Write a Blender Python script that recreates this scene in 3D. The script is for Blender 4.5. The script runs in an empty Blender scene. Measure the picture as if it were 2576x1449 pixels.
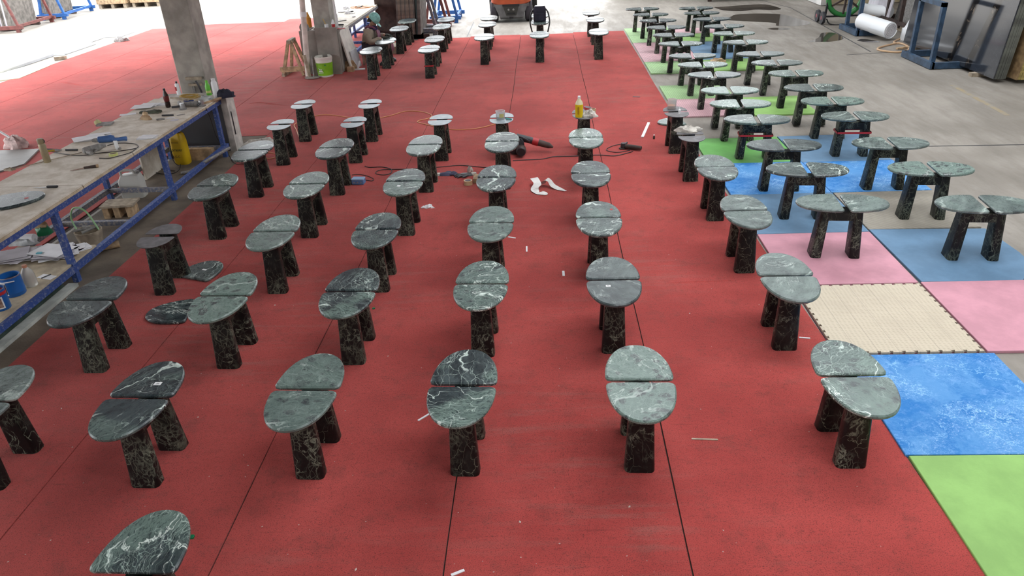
import bpy, bmesh, math, random
from mathutils import Vector, Matrix
random.seed(7)
C = bpy.context.scene.collection
SC = bpy.context.scene
PI = math.pi
# ---------------------------------------------------------------- camera
FPX, PITCH, YAW, ROLL, HC = 1859.17, 0.490744, 0.057316, -0.04699, 2.85
fw = Vector((-math.sin(YAW)*math.cos(PITCH), math.cos(YAW)*math.cos(PITCH), -math.sin(PITCH)))
r0 = Vector((math.cos(YAW), math.sin(YAW), 0)); u0 = r0.cross(fw)
cr = math.cos(ROLL)*r0 + math.sin(ROLL)*u0
cu = -math.sin(ROLL)*r0 + math.cos(ROLL)*u0
cam = bpy.data.objects.new('camera', bpy.data.cameras.new('camera'))
C.objects.link(cam)
cam.matrix_world = Matrix(((cr.x, cu.x, -fw.x, 0), (cr.y, cu.y, -fw.y, 0), (cr.z, cu.z, -fw.z, HC), (0, 0, 0, 1)))
cam.data.sensor_width = 36; cam.data.lens = FPX/2576*36
cam.data.clip_end = 500
SC.camera = cam
# ---------------------------------------------------------------- sky, exposure
w = bpy.data.worlds.new('overcast_sky'); SC.world = w; w.use_nodes = True
bg = w.node_tree.nodes['Background']
# overcast sky: three times brighter overhead than at the horizon
wt = w.node_tree; wtc = wt.nodes.new('ShaderNodeTexCoord'); wsx = wt.nodes.new('ShaderNodeSeparateXYZ'); wmr = wt.nodes.new('ShaderNodeMapRange')
wt.links.new(wtc.outputs['Generated'], wsx.inputs[0]); wt.links.new(wsx.outputs[2], wmr.inputs[0])
for i_, v_ in ((1, 0.0), (2, 1.0), (3, 0.62), (4, 1.75)): wmr.inputs[i_].default_value = v_
wt.links.new(wmr.outputs[0], bg.inputs[1]); bg.inputs[0].default_value = (0.94, 0.97, 1.0, 1)
SC.view_settings.view_transform = 'Standard'; SC.view_settings.look = 'None'
SC.view_settings.gamma = 1; SC.view_settings.use_curve_mapping = False
SC.view_settings.exposure = 2.3
SC.cycles.use_denoising = True
SC.cycles.max_bounces = 8; SC.cycles.diffuse_bounces = 4; SC.cycles.glossy_bounces = 3
SC.cycles.transmission_bounces = 6; SC.cycles.transparent_max_bounces = 8
SC.cycles.sample_clamp_indirect = 6

def at(x, y, z=0.0):
    """point where the sight line through photo position x,y meets the level z"""
    d = fw*FPX + cr*(x-1288) - cu*(y-724.5)
    t = (z-HC)/d.z
    return Vector((d.x*t, d.y*t, z))

# ---------------------------------------------------------------- materials
def mat(name, col, rough=0.6, metal=0.0, var=0.0, vscale=8, bump=0.0, bscale=60, spec=0.5, trans=0.0, col2=None, alpha=1.0, sheen=0.0):
    m = bpy.data.materials.new(name); m.use_nodes = True
    nt = m.node_tree; b = nt.nodes['Principled BSDF']
    b.inputs['Base Color'].default_value = (*col, 1); b.inputs['Roughness'].default_value = rough
    b.inputs['Metallic'].default_value = metal; b.inputs['Specular IOR Level'].default_value = spec
    b.inputs['Transmission Weight'].default_value = trans; b.inputs['Alpha'].default_value = alpha
    if sheen: b.inputs['Sheen Weight'].default_value = sheen
    N = nt.nodes.new; L = nt.links.new
    tc = N('ShaderNodeTexCoord')
    if var or col2:
        n = N('ShaderNodeTexNoise'); n.inputs['Scale'].default_value = vscale; n.inputs['Detail'].default_value = 6
        L(tc.outputs['Object'], n.inputs['Vector'])
        rp = N('ShaderNodeValToRGB'); L(n.outputs[0], rp.inputs[0])
        rp.color_ramp.elements[0].position = .38; rp.color_ramp.elements[1].position = .62
        c2 = col2 if col2 else tuple(min(1, c*(1+var)) for c in col)
        c1 = col if col2 else tuple(c*(1-var) for c in col)
        rp.color_ramp.elements[0].color = (*c1, 1); rp.color_ramp.elements[1].color = (*c2, 1)
        L(rp.outputs[0], b.inputs['Base Color'])
    if bump:
        n2 = N('ShaderNodeTexNoise'); n2.inputs['Scale'].default_value = bscale; n2.inputs['Detail'].default_value = 4
        L(tc.outputs['Object'], n2.inputs['Vector'])
        bp = N('ShaderNodeBump'); bp.inputs['Strength'].default_value = bump; bp.inputs['Distance'].default_value = .01
        L(n2.outputs[0], bp.inputs['Height']); L(bp.outputs[0], b.inputs['Normal'])
    return m

class G:
    """small node-graph writer"""
    def __init__(s, name):
        s.m = bpy.data.materials.new(name); s.m.use_nodes = True; s.nt = s.m.node_tree
        s.b = s.nt.nodes['Principled BSDF']
    def n(s, t, **k):
        n = s.nt.nodes.new('ShaderNode'+t)
        for a, v in k.items():
            if a.startswith('_'): setattr(n, a[1:], v)
            else:
                i = n.inputs[int(a[1:])] if a[0] == 'i' and a[1:].isdigit() else n.inputs[a.replace('__', ' ')]
                s.set(i, v)
        return n
    def set(s, i, v):
        if isinstance(v, bpy.types.NodeSocket): s.nt.links.new(v, i)
        elif isinstance(v, tuple) and len(v) == 3 and i.type == 'RGBA': i.default_value = (*v, 1)
        else: i.default_value = v
    def math(s, op, a, b=0.0, c=0.0, clamp=False):
        n = s.n('Math', _operation=op, _use_clamp=clamp); s.set(n.inputs[0], a); s.set(n.inputs[1], b); s.set(n.inputs[2], c); return n.outputs[0]
    def mix(s, f, a, b, blend='MIX'):
        n = s.n('Mix', _data_type='RGBA', _blend_type=blend); s.set(n.inputs[0], f); s.set(n.inputs[6], a); s.set(n.inputs[7], b); return n.outputs[2]
    def smooth(s, v, lo, hi, a=0.0, b=1.0):
        n = s.n('MapRange', _interpolation_type='SMOOTHSTEP'); s.set(n.inputs[0], v)
        for i, q in ((1, lo), (2, hi), (3, a), (4, b)): s.set(n.inputs[i], q)
        return n.outputs[0]
    def noise(s, vec, scale, detail=4, rough=.5, dist=0.0):
        return s.n('TexNoise', Vector=vec, Scale=scale, Detail=detail, Roughness=rough, Distortion=dist)
    def vmath(s, op, a, b=None, sc=None):
        n = s.n('VectorMath', _operation=op); s.set(n.inputs[0], a)
        if b is not None: s.set(n.inputs[1], b)
        if sc is not None: s.set(n.inputs[3], sc)
        return n.outputs[0]
    def bump(s, h, strength, dist=.01):
        n = s.n('Bump', Strength=strength, Distance=dist, Height=h); s.nt.links.new(n.outputs[0], s.b.inputs['Normal'])
    def out(s, **k):
        for a, v in k.items(): s.set(s.b.inputs[a.replace('__', ' ')], v)
        return s.m

def marble(name, leg=False):
    g = G(name)
    oi = g.n('ObjectInfo'); tc = g.n('TexCoord')
    sep = g.n('SeparateColor', Color=oi.outputs['Color'])
    vein, light, speck = sep.outputs[0], sep.outputs[1], sep.outputs[2]
    R = oi.outputs['Random']
    off = g.n('CombineXYZ', X=g.math('MULTIPLY', R, 37.0), Y=g.math('MULTIPLY', R, 91.0), Z=g.math('MULTIPLY', R, 13.0)).outputs[0]
    rot = g.n('VectorRotate', _rotation_type='Z_AXIS', Vector=tc.outputs['Object'], Angle=g.math('MULTIPLY', R, 40.0)).outputs[0]
    p0 = g.vmath('ADD', rot, off)
    wn = g.noise(p0, 6.0, 4).outputs['Color']
    p = g.vmath('ADD', p0, g.vmath('SCALE', g.vmath('SUBTRACT', wn, (.5, .5, .5)), sc=.17))
    st = g.vmath('MULTIPLY', p, (1.0, 2.6, 1.0) if not leg else (1.5, 1.5, .8))
    blot = g.noise(st, 6.0, 10, .70).outputs[0]
    fine = g.noise(st, 30.0, 7, .75).outputs[0]
    def vn(scale, wd, vec=st): return g.smooth(g.n('TexVoronoi', _feature='DISTANCE_TO_EDGE', Vector=vec, Scale=scale).outputs['Distance'], .0, wd, 1, 0)
    def ridge(scale, wd, seed): 
        q = g.vmath('ADD', st, (seed, seed*2.1, 0.0)); r = g.math('ABSOLUTE', g.math('SUBTRACT', g.noise(q, scale, 6, .58, .5).outputs[0], .5)); return g.smooth(r, .0, wd, 1, 0)
    def patch(scale, lo, hi, seed=0.0): return g.smooth(g.noise(g.vmath('ADD', p0, (seed, 0.0, seed)), scale, 3).outputs[0], lo, hi)
    M = lambda a, b: g.math('MULTIPLY', a, b)
    if leg:
        base = g.mix(g.smooth(blot, .5, .75), (.005, .006, .006), (.022, .028, .024))
        c = g.mix(M(M(vn(24.0, .12), patch(6.0, .44, .60, 3.0)), .6), base, (.14, .16, .12))
        c = g.mix(M(M(vn(10.0, .018), patch(4.5, .43, .54)), .8), c, (.22, .245, .18))
        c = g.mix(M(ridge(4.0, .016, 5.0), M(patch(4.0, .44, .56, 9.0), .75)), c, (.22, .25, .19))
        c = g.mix(M(ridge(9.0, .05, 8.0), M(patch(5.0, .50, .62, 6.0), .45)), c, (.12, .14, .105))
        return g.out(Base__Color=c, Roughness=.42, Specular__IOR__Level=.28)
    dark = g.mix(light, (.013, .021, .026), (.070, .090, .089))  # sky tint and ceiling reflection are put into these base tones
    mid = g.mix(light, (.042, .060, .066), (.175, .215, .203))  # light end raised, reflected sheen is put into the colour
    base = g.mix(g.smooth(blot, .40, .62), dark, mid)
    br = g.n('TexVoronoi', Vector=p, Scale=17.0)
    clast = M(g.smooth(br.outputs['Distance'], .34, .50, 1, 0), g.smooth(g.n('SeparateColor', Color=br.outputs['Color'])  .outputs[0], .30, .36))
    brc = g.mix(clast, (.130, .192, .167), (.036, .044, .048))
    brc = g.mix(M(g.smooth(fine, .5, .70), .5), brc, (.27, .37, .32))
    brc = g.mix(M(vn(24.0, .05, p), .6), brc, (.30, .40, .345))
    base = g.mix(M(speck, .9), base, brc)
    pal = M(patch(2.6, .52, .60, 4.0), g.smooth(fine, .30, .6))
    c = g.mix(M(M(pal, vein), .7), base, (.165, .24, .205))
    c = g.mix(M(M(vn(26.0, .06), patch(5.0, .48, .6, 2.0)), M(vein, .6)), c, (.36, .47, .41))
    c = g.mix(M(M(vn(8.0, .022), patch(3.4, .45, .55, 7.0)), M(vein, .8)), c, (.50, .60, .54))
    fl = g.math('ADD', g.n('SeparateXYZ', Vector=p).outputs[1], M(g.math('SUBTRACT', g.noise(p0, 1.9, 4, .6).outputs[0], .5), .55))
    fr = g.math('ABSOLUTE', g.math('SUBTRACT', g.math('FRACT', g.math('MULTIPLY', fl, 3.6)), .5))
    wdv = M(g.smooth(g.noise(p, 4.0, 4).outputs[0], .36, .74), .085)
    flow = g.smooth(g.math('DIVIDE', fr, g.math('ADD', wdv, .004)), .35, 1.0, 1, 0)
    fl2 = g.math('ABSOLUTE', g.math('SUBTRACT', g.math('FRACT', g.math('MULTIPLY', fl, 15.0)), .5))
    c = g.mix(M(M(g.smooth(fl2, 0, .06, 1, 0), patch(4.0, .46, .58, 11.0)), M(vein, .45)), c, (.36, .46, .41))
    c = g.mix(M(M(flow, patch(2.3, .46, .54, 6.0)), g.math('MULTIPLY', vein, 1.3, clamp=True)), c, g.mix(g.smooth(fine, .35, .6), (.34, .45, .39), (.74, .82, .77)))
    c = g.mix(M(M(ridge(2.0, .010, 3.0), patch(3.2, .50, .58, 1.0)), g.math('MULTIPLY', vein, 1.4, clamp=True)), c, (.72, .80, .74))
    c = g.mix(M(g.smooth(fine, .55, .75), .4), c, (.025, .034, .034))
    return g.out(Base__Color=c, Roughness=g.smooth(fine, .3, .8, .25, .36), Specular__IOR__Level=.5)
M_TOP, M_LEG = marble('green_marble_honed'), marble('dark_green_marble', True)

def carpet_mat():
    g = G('red_carpet_pile'); tc = g.n('TexCoord'); P = tc.outputs['Object']
    big = g.noise(P, .8, 5, .6).outputs[0]
    mp = g.n('Mapping', Vector=P); mp.inputs['Scale'].default_value = (.8, 6, 1)
    streak = g.noise(mp.outputs[0], 2.0, 7, .68).outputs[0]
    mp2 = g.n('Mapping', Vector=P); mp2.inputs['Scale'].default_value = (1.0, 16, 1)
    crease = g.noise(mp2.outputs[0], 3.0, 5, .6).outputs[0]
    pile = g.noise(P, 170.0, 4, .75).outputs[0]
    mid = g.noise(P, 46.0, 6, .75).outputs[0]
    blot = g.noise(P, 5.5, 7, .7).outputs[0]
    c = g.mix(g.smooth(big, .3, .7), (.34, .045, .040), (.49, .076, .066))
    c = g.mix(g.math('MULTIPLY', g.smooth(blot, .50, .68), .42), c, (.21, .050, .042))
    dust = g.math('MULTIPLY', g.smooth(streak, .47, .66), g.smooth(g.noise(P, .5, 4).outputs[0], .40, .66))
    c = g.mix(g.math('MULTIPLY', dust, .42), c, (.30, .155, .13))
    c = g.mix(g.math('MULTIPLY', g.smooth(crease, .60, .72), .35), c, (.15, .03, .026))
    c = g.mix(g.math('MULTIPLY', g.smooth(mid, .52, .70), .50), c, (.10, .032, .028))
    c = g.mix(g.math('MULTIPLY', g.smooth(mid, .36, .24), .35), c, (.60, .10, .085))
    c = g.mix(g.math('MULTIPLY', g.smooth(pile, .50, .66), .75), c, (.045, .016, .015))
    g.bump(g.math('ADD', pile, g.math('MULTIPLY', mid, 1.5)), .55, .006)
    return g.out(Base__Color=c, Roughness=.95, Specular__IOR__Level=.12, Sheen__Weight=.10, Sheen__Roughness=.5)
M_CARPET = carpet_mat()

def floor_mat():
    g = G('worn_concrete'); tc = g.n('TexCoord'); P = tc.outputs['Object']
    mp = g.n('Mapping', Vector=P); mp.inputs['Scale'].default_value = (1.6, .35, 1); mp.inputs['Rotation'].default_value = (0, 0, .55)
    st = g.noise(mp.outputs[0], 2.4, 8, .65).outputs[0]
    bl = g.noise(P, .7, 6, .6).outputs[0]; fi = g.noise(P, 24., 6, .7).outputs[0]
    c = g.mix(g.smooth(bl, .32, .7), (.215, .192, .165), (.325, .295, .26))
    c = g.mix(g.math('MULTIPLY', g.smooth(st, .4, .68), .6), c, (.175, .157, .135))
    c = g.mix(g.math('MULTIPLY', g.smooth(fi, .5, .75), .3), c, (.16, .145, .125))
    g.bump(fi, .15, .004)
    return g.out(Base__Color=c, Roughness=g.smooth(st, .3, .7, .5, .75), Specular__IOR__Level=.35)
M_FLOOR = floor_mat()

def foam_mat(name, col, rib=None, blotch=None):
    g = G(name); tc = g.n('TexCoord'); P = tc.outputs['Object']
    n = g.noise(P, 3.0, 6, .65).outputs[0]; f = g.noise(P, 90., 4, .7).outputs[0]
    c = g.mix(g.smooth(n, .35, .7), tuple(x*.86 for x in col), tuple(min(1, x*1.1) for x in col))
    c = g.mix(g.math('MULTIPLY', g.smooth(f, .62, .8), .3), c, tuple(x*.55 for x in col))
    if rib:
        wv = g.n('TexWave', _wave_type='BANDS', _bands_direction=rib, Vector=P, Scale=11.0)
        c = g.mix(g.math('MULTIPLY', wv.outputs[1], .35), c, tuple(x*.55 for x in col))
        g.bump(wv.outputs[1], .5, .004)
    elif blotch:
        wn = g.noise(P, 7.0, 5, .65).outputs['Color']
        p2 = g.vmath('ADD', P, g.vmath('SCALE', wn, sc=.30)); q2 = g.vmath('MULTIPLY', p2, (1.0, 1.9, 1.0))
        v = g.n('TexVoronoi', _feature='DISTANCE_TO_EDGE', Vector=q2, Scale=5.0).outputs['Distance']
        v2 = g.n('TexVoronoi', _feature='DISTANCE_TO_EDGE', Vector=q2, Scale=14.0).outputs['Distance']
        c = g.mix(g.smooth(g.noise(p2, 3.4, 8, .68).outputs[0], .36, .62), (.008, .155, .46), (.085, .27, .57))
        c = g.mix(g.math('MULTIPLY', g.smooth(g.noise(q2, 9.0, 8, .72).outputs[0], .5, .72), .45), c, (.24, .42, .74))
        pv = g.smooth(g.noise(P, 3.0, 3).outputs[0], .44, .58)
        c = g.mix(g.math('MULTIPLY', g.math('MULTIPLY', g.smooth(v, 0, .028, 1, 0), pv), .7), c, (.36, .62, .86))
        c = g.mix(g.math('MULTIPLY', g.math('MULTIPLY', g.smooth(v2, 0, .06, 1, 0), g.smooth(g.noise(P, 5.0, 3).outputs[0], .45, .6)), .35), c, (.34, .56, .84))
        sp = g.math('MULTIPLY', g.smooth(g.noise(P, 80., 5, .8).outputs[0], .54, .66), g.smooth(g.noise(P, 2.0, 4).outputs[0], .44, .62))
        c = g.mix(g.math('MULTIPLY', sp, .8), c, (.62, .76, .92))
    else:
        g.bump(f, .25, .003)
    return g.out(Base__Color=c, Roughness=.62, Specular__IOR__Level=.3)
M_MAT = dict(green=foam_mat('green_foam', (.26, .46, .135)), pink=foam_mat('pink_foam', (.56, .27, .33)), blue=foam_mat('blue_foam', (.13, .235, .36)),
             water=foam_mat('blue_water_print_foam', (.1, .2, .5), blotch=True), deep=foam_mat('deep_green_foam', (.13, .36, .09)),
             rib=foam_mat('ribbed_grey_foam', (.33, .30, .25), rib='DIAGONAL'), palegreen=foam_mat('ribbed_green_foam', (.36, .55, .27), rib='X'),
             palepink=foam_mat('ribbed_pink_foam', (.62, .38, .41), rib='X'))
def beige_mat():
    g = G('beige_patterned_foam'); tc = g.n('TexCoord'); P = tc.outputs['Object']
    a = g.n('TexWave', _bands_direction='X', Vector=P, Scale=7.0).outputs[1]
    mp = g.n('Mapping', Vector=P); mp.inputs['Rotation'].default_value = (0, 0, .8)
    b = g.n('TexWave', _bands_direction='DIAGONAL', Vector=mp.outputs[0], Scale=15.0, Distortion=3.0).outputs[1]
    chk = g.math('MULTIPLY', b, g.n('TexWave', _bands_direction='Y', Vector=P, Scale=15.0, Distortion=2.0).outputs[1])
    c = g.mix(g.math('MULTIPLY', chk, .8), (.55, .48, .37), (.40, .345, .26))
    sx = g.n('SeparateXYZ', Vector=P)
    ln = g.math('ABSOLUTE', g.math('SUBTRACT', g.math('FRACT', g.math('MULTIPLY', sx.outputs[0], 7.3)), .5))
    c = g.mix(g.math('MULTIPLY', g.smooth(ln, 0, .03, 1, 0), .5), c, (.25, .21, .17))
    c = g.mix(g.math('MULTIPLY', g.smooth(g.noise(P, 4., 5).outputs[0], .45, .7), .3), c, (.40, .34, .26))
    g.bump(chk, .4, .003)
    return g.out(Base__Color=c, Roughness=.7)
M_MAT['beige'] = beige_mat()

def bench_top_mat(name, a, b, edge):
    g = G(name); tc = g.n('TexCoord'); P = tc.outputs['Object']
    n = g.noise(P, 5., 7, .65).outputs[0]; f = g.noise(P, 55., 5, .7).outputs[0]
    c = g.mix(g.smooth(n, .35, .65), a, b)
    c = g.mix(g.math('MULTIPLY', g.smooth(f, .58, .75), .5), c, edge)
    g.bump(f, .1, .003)
    return g.out(Base__Color=c, Roughness=.75, Specular__IOR__Level=.3)
M_PLY = bench_top_mat('dusty_plywood', (.52, .46, .37), (.72, .67, .59), (.32, .24, .16))
M_OSB = bench_top_mat('coarse_chipboard', (.38, .30, .20), (.58, .50, .38), (.12, .08, .04))
M_SHELF = bench_top_mat('stained_plywood_shelf', (.32, .27, .2), (.5, .42, .3), (.2, .14, .08))
def chipped(name, paint, under, amt=.55):
    g = G(name); tc = g.n('TexCoord'); P = tc.outputs['Object']
    n = g.noise(P, 34., 9, .78).outputs[0]
    c = g.mix(g.math('MULTIPLY', g.smooth(n, amt-.06, amt+.10), .85), paint, under)
    return g.out(Base__Color=c, Roughness=.6)
M_BLUE = chipped('chipped_blue_paint', (.022, .062, .235), (.30, .31, .36), .56)
M_RAIL = chipped('dusty_steel_rail', (.10, .115, .17), (.33, .29, .24), .5)
M_BLUESTEEL = mat('blue_grey_painted_steel', (.028, .06, .11), .45, var=.35, vscale=9)
M_BROWNSTEEL = mat('rusty_brown_steel', (.05, .03, .025), .7, var=.4)
M_RED_STEEL = mat('red_oxide_steel', (.13, .035, .03), .6, var=.3)
M_CONC = mat('column_concrete', (.33, .31, .275), .85, var=.22, vscale=5, bump=.3, bscale=30)
M_PLATE = mat('sanded_grey_plate', (.30, .35, .38), .38, var=.12, vscale=20)
M_PLATED = mat('dusty_grey_plate', (.13, .125, .13), .5, var=.25, vscale=16)
M_WHITE = mat('white_plastic', (.75, .76, .77), .4); M_PAPER = mat('white_paper', (.72, .72, .74), .8, var=.06)
M_PAPERG = mat('grey_paper', (.50, .48, .52), .85, var=.08)
M_BLACK = mat('black_rubber', (.012, .012, .014), .55); M_CORD = mat('black_cord', (.02, .015, .015), .5)
M_DARK = mat('charcoal_plastic', (.03, .03, .035), .5); M_GREY = mat('grey_dusty_plastic', (.22, .21, .20), .7, var=.25, vscale=30)
M_WOOD = mat('pale_timber', (.42, .29, .17), .75, var=.3, vscale=14); M_WOODG = mat('dusty_timber', (.33, .27, .20), .8, var=.25, vscale=14)
M_ORANGE = mat('orange_cord', (.55, .22, .06), .5); M_YCORD = mat('yellow_cord', (.45, .29, .06), .55)
M_YELLOW = mat('yellow_plastic', (.62, .40, .01), .42); M_BLUEP = mat('blue_tool_plastic', (.05, .12, .30), .5, var=.2)
M_CANBLUE = mat('blue_paint_can', (.01, .11, .38), .35); M_STEEL = mat('bare_steel', (.45, .45, .46), .35, metal=.8)
M_RED = mat('red_tape', (.42, .02, .025), .5); M_RAG = mat('grey_white_rag', (.50, .47, .42), .9, var=.25, vscale=12)
M_GREEN = mat('bright_green_plastic', (.14, .52, .05), .4); M_GREEN2 = mat('dark_green_plastic', (.0, .16, .06), .45)
M_COLA = mat('dark_cola', (.02, .008, .006), .15); M_OLIVE = mat('olive_glove', (.06, .065, .045), .9, var=.3)
M_CLAY = mat('brown_stone', (.24, .13, .06), .8, col2=(.42, .30, .18), vscale=12, bump=.3)
M_CLEAR = mat('cloudy_clear_plastic', (.85, .87, .87), .25, trans=.75); M_JERRY = mat('milky_plastic', (.66, .65, .60), .4, trans=.25)
M_FILM = mat('white_foam_sheet', (.80, .82, .84), .55); M_TAPE = mat('beige_tape', (.58, .42, .24), .6)
M_TAPEG = mat('yellow_green_tape', (.55, .58, .20), .5)
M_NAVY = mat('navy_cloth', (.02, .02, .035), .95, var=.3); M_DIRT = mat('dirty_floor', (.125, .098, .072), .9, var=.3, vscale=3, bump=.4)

# ---------------------------------------------------------------- mesh builder
class MB:
    def __init__(s): s.v = []; s.f = []
    def add(s, vs, fs):
        o = len(s.v); s.v += [tuple(v) for v in vs]; s.f += [tuple(i+o for i in f) for f in fs]; return s
    def box(s, c, d, M=None):
        x, y, z = (k/2 for k in d); c = Vector(c)
        vs = [Vector((a*x, b*y, e*z)) for a in (-1, 1) for b in (-1, 1) for e in (-1, 1)]
        vs = [c + (M @ v if M else v) for v in vs]
        return s.add(vs, [(0, 1, 3, 2), (4, 6, 7, 5), (0, 4, 5, 1), (2, 3, 7, 6), (0, 2, 6, 4), (1, 5, 7, 3)])
    def beam(s, a, b, wd, ht, up=(0, 0, 1)):
        a, b = Vector(a), Vector(b); d = (b-a); L = d.length; d.normalize()
        sd = d.cross(Vector(up))
        if sd.length < 1e-4: sd = d.cross(Vector((1, 0, 0)))
        sd.normalize(); uu = sd.cross(d)
        return s.box((a+b)/2, (wd, L, ht), Matrix((sd, d, uu)).transposed())
    def loft(s, rings, cap=True, closed=False):
        n = len(rings[0]); o = len(s.v)
        for r in rings: s.v += [tuple(v) for v in r]
        m = len(rings)
        for k in range(m if closed else m-1):
            for i in range(n):
                j = (i+1) % n; k2 = (k+1) % m
                s.f.append((o+k*n+i, o+k*n+j, o+k2*n+j, o+k2*n+i))
        if cap and not closed:
            s.f.append(tuple(o+i for i in reversed(range(n)))); s.f.append(tuple(o+(m-1)*n+i for i in range(n)))
        return s
    def prism(s, outl, z0, z1, bev=0.0):
        cx = sum(p[0] for p in outl)/len(outl); cy = sum(p[1] for p in outl)/len(outl)
        ext = max(max(abs(p[0]-cx), abs(p[1]-cy)) for p in outl)
        k = 1-bev/ext
        R = lambda q, z: [(cx+(p[0]-cx)*q, cy+(p[1]-cy)*q, z) for p in outl]
        if bev: return s.loft([R(k, z0), R(1, z0+bev), R(1, z1-bev), R(k, z1)])
        return s.loft([R(1, z0), R(1, z1)])
    def lathe(s, prof, c=(0, 0, 0), n=16, cap=True, M=None):
        c = Vector(c); rings = []
        for r, z in prof:
            ring = [Vector((r*math.cos(2*PI*i/n), r*math.sin(2*PI*i/n), z)) for i in range(n)]
            rings.append([c+(M @ v if M else v) for v in ring])
        return s.loft(rings, cap)
    def tube(s, pts, r, n=7, closed=False, cap=True):
        pts = [Vector(p) for p in pts]; m = len(pts); rings = []
        ref = None
        for i, p in enumerate(pts):
            a = pts[(i-1) % m] if (closed or i) else p; b = pts[(i+1) % m] if (closed or i < m-1) else p
            d = (b-a).normalized()
            if ref is None: ref = d.cross(Vector((0, 0, 1)) if abs(d.z) < .9 else Vector((1, 0, 0))).normalized()
            ref = (ref - d*ref.dot(d)).normalized(); q = d.cross(ref)
            rr = r[i] if isinstance(r, (list, tuple)) else r
            rings.append([p + ref*rr*math.cos(2*PI*k/n) + q*rr*math.sin(2*PI*k/n) for k in range(n)])
        return s.loft(rings, cap, closed)
    def mesh(s, name, mats, smooth=False, ang=40):
        me = bpy.data.meshes.new(name); me.from_pydata(s.v, [], s.f)
        bm = bmesh.new(); bm.from_mesh(me); bmesh.ops.recalc_face_normals(bm, faces=bm.faces); bm.to_mesh(me); bm.free()
        me.materials.append(mats)
        if smooth:
            me.polygons.foreach_set('use_smooth', [True]*len(me.polygons)); me.set_sharp_from_angle(angle=math.radians(ang))
        return me
    def ob(s, name, m, parent=None, smooth=False, loc=None, ang=40):
        return link(name, s.mesh(name, m, smooth, ang), parent, loc)

def link(name, me, parent=None, loc=None, rz=0):
    o = bpy.data.objects.new(name, me); C.objects.link(o)
    if parent: o.parent = parent
    if loc is not None: o.location = loc
    if rz: o.rotation_euler = (0, 0, rz)
    return o
def tag(o, label, cat, group=None, kind=None):
    o['label'] = label; o['category'] = cat
    if group: o['group'] = group
    if kind: o['kind'] = kind
    return o
def root(name, label, cat, loc=(0, 0, 0), rz=0, group=None):
    o = link(name, None, None, loc, rz); return tag(o, label, cat, group)
def struct(o): o['kind'] = 'structure'; return o
def plab(o, s): o['label'] = s; return o
def rrect(wx, wy, r, n=4, c=(0, 0)):
    out = []
    for sx, sy, a0 in ((1, 1, 0), (-1, 1, PI/2), (-1, -1, PI), (1, -1, 3*PI/2)):
        for i in range(n+1):
            a = a0+PI/2*i/n
            out.append((c[0]+sx*(wx/2-r)+r*math.cos(a), c[1]+sy*(wy/2-r)+r*math.sin(a)))
    return out
def smoothpts(pts, k=6):
    pts = [Vector(p) for p in pts]; out = []
    for i in range(len(pts)-1):
        p0, p1, p2, p3 = pts[max(i-1, 0)], pts[i], pts[i+1], pts[min(i+2, len(pts)-1)]
        for j in range(k):
            t = j/k
            out.append(.5*((2*p1)+(p2-p0)*t+(2*p0-5*p1+4*p2-p3)*t*t+(3*p1-p0-3*p2+p3)*t**3))
    return out+[pts[-1]]
def lump(seed, wx, wy, h, n=14, m=6, rough=.25):
    """crumpled low heap resting on z=0"""
    rd = random.Random(seed); rings = []
    ph = [rd.uniform(0, 6.28) for _ in range(6)]
    for k in range(m+1):
        t = k/m; rr = math.cos(t*PI/2)**.6 if k < m else .02; z = h*math.sin(t*PI/2)
        ring = []
        for i in range(n):
            a = 2*PI*i/n
            q = 1+rough*(.6*math.sin(3*a+ph[0]+2*t)+.5*math.sin(5*a+ph[1]-3*t))+rd.uniform(-rough, rough)*.35
            zz = z*(1+rd.uniform(-rough, rough)*.8)*(1 if k else 0)
            ring.append((wx/2*rr*q*math.cos(a), wy/2*rr*q*math.sin(a), zz))
        rings.append(ring)
    return MB().loft(rings)

# ---------------------------------------------------------------- setting
def plane(name, x0, y0, x1, y1, z, m):
    o = MB().add([(x0, y0, z), (x1, y0, z), (x1, y1, z), (x0, y1, z)], [(0, 1, 2, 3)]).ob(name, m); return struct(o)
plane('floor', -70, -12, 70, 90, -.010, M_FLOOR)
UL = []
for x0, x1 in ((-3.88, 1.75), (-10.5, -4.9)): UL.append(struct(MB().box(((x0+x1)/2, 9, -.009), (x1-x0, 16.6, .0012)).ob('trim_%d' % (8+len(UL)), mat('seam_shade_underlay', (.03, .018, .014), .95))))  # dark sheet added below the strips so the seam gaps look shaded
# control joints cut in the concrete
jn = 0
for a, b in (((1990, 20), (2190, 130)), ((1900, -3), (1990, 20)), ((2130, 138), (2330, 126)), ((2220, 370), (2576, 364)), ((1175, 92), (1192, 55))):
    jn += 1
    A, B = at(*a, -.0095), at(*b, -.0095)
    struct(MB().beam(A, B, .022, .003).ob('trim_%d' % jn, M_DARK))
struct(MB().box((-4.35, 5.5, -.006), (1.0, 9.5, .006)).ob('trim_6', M_DIRT))
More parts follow.
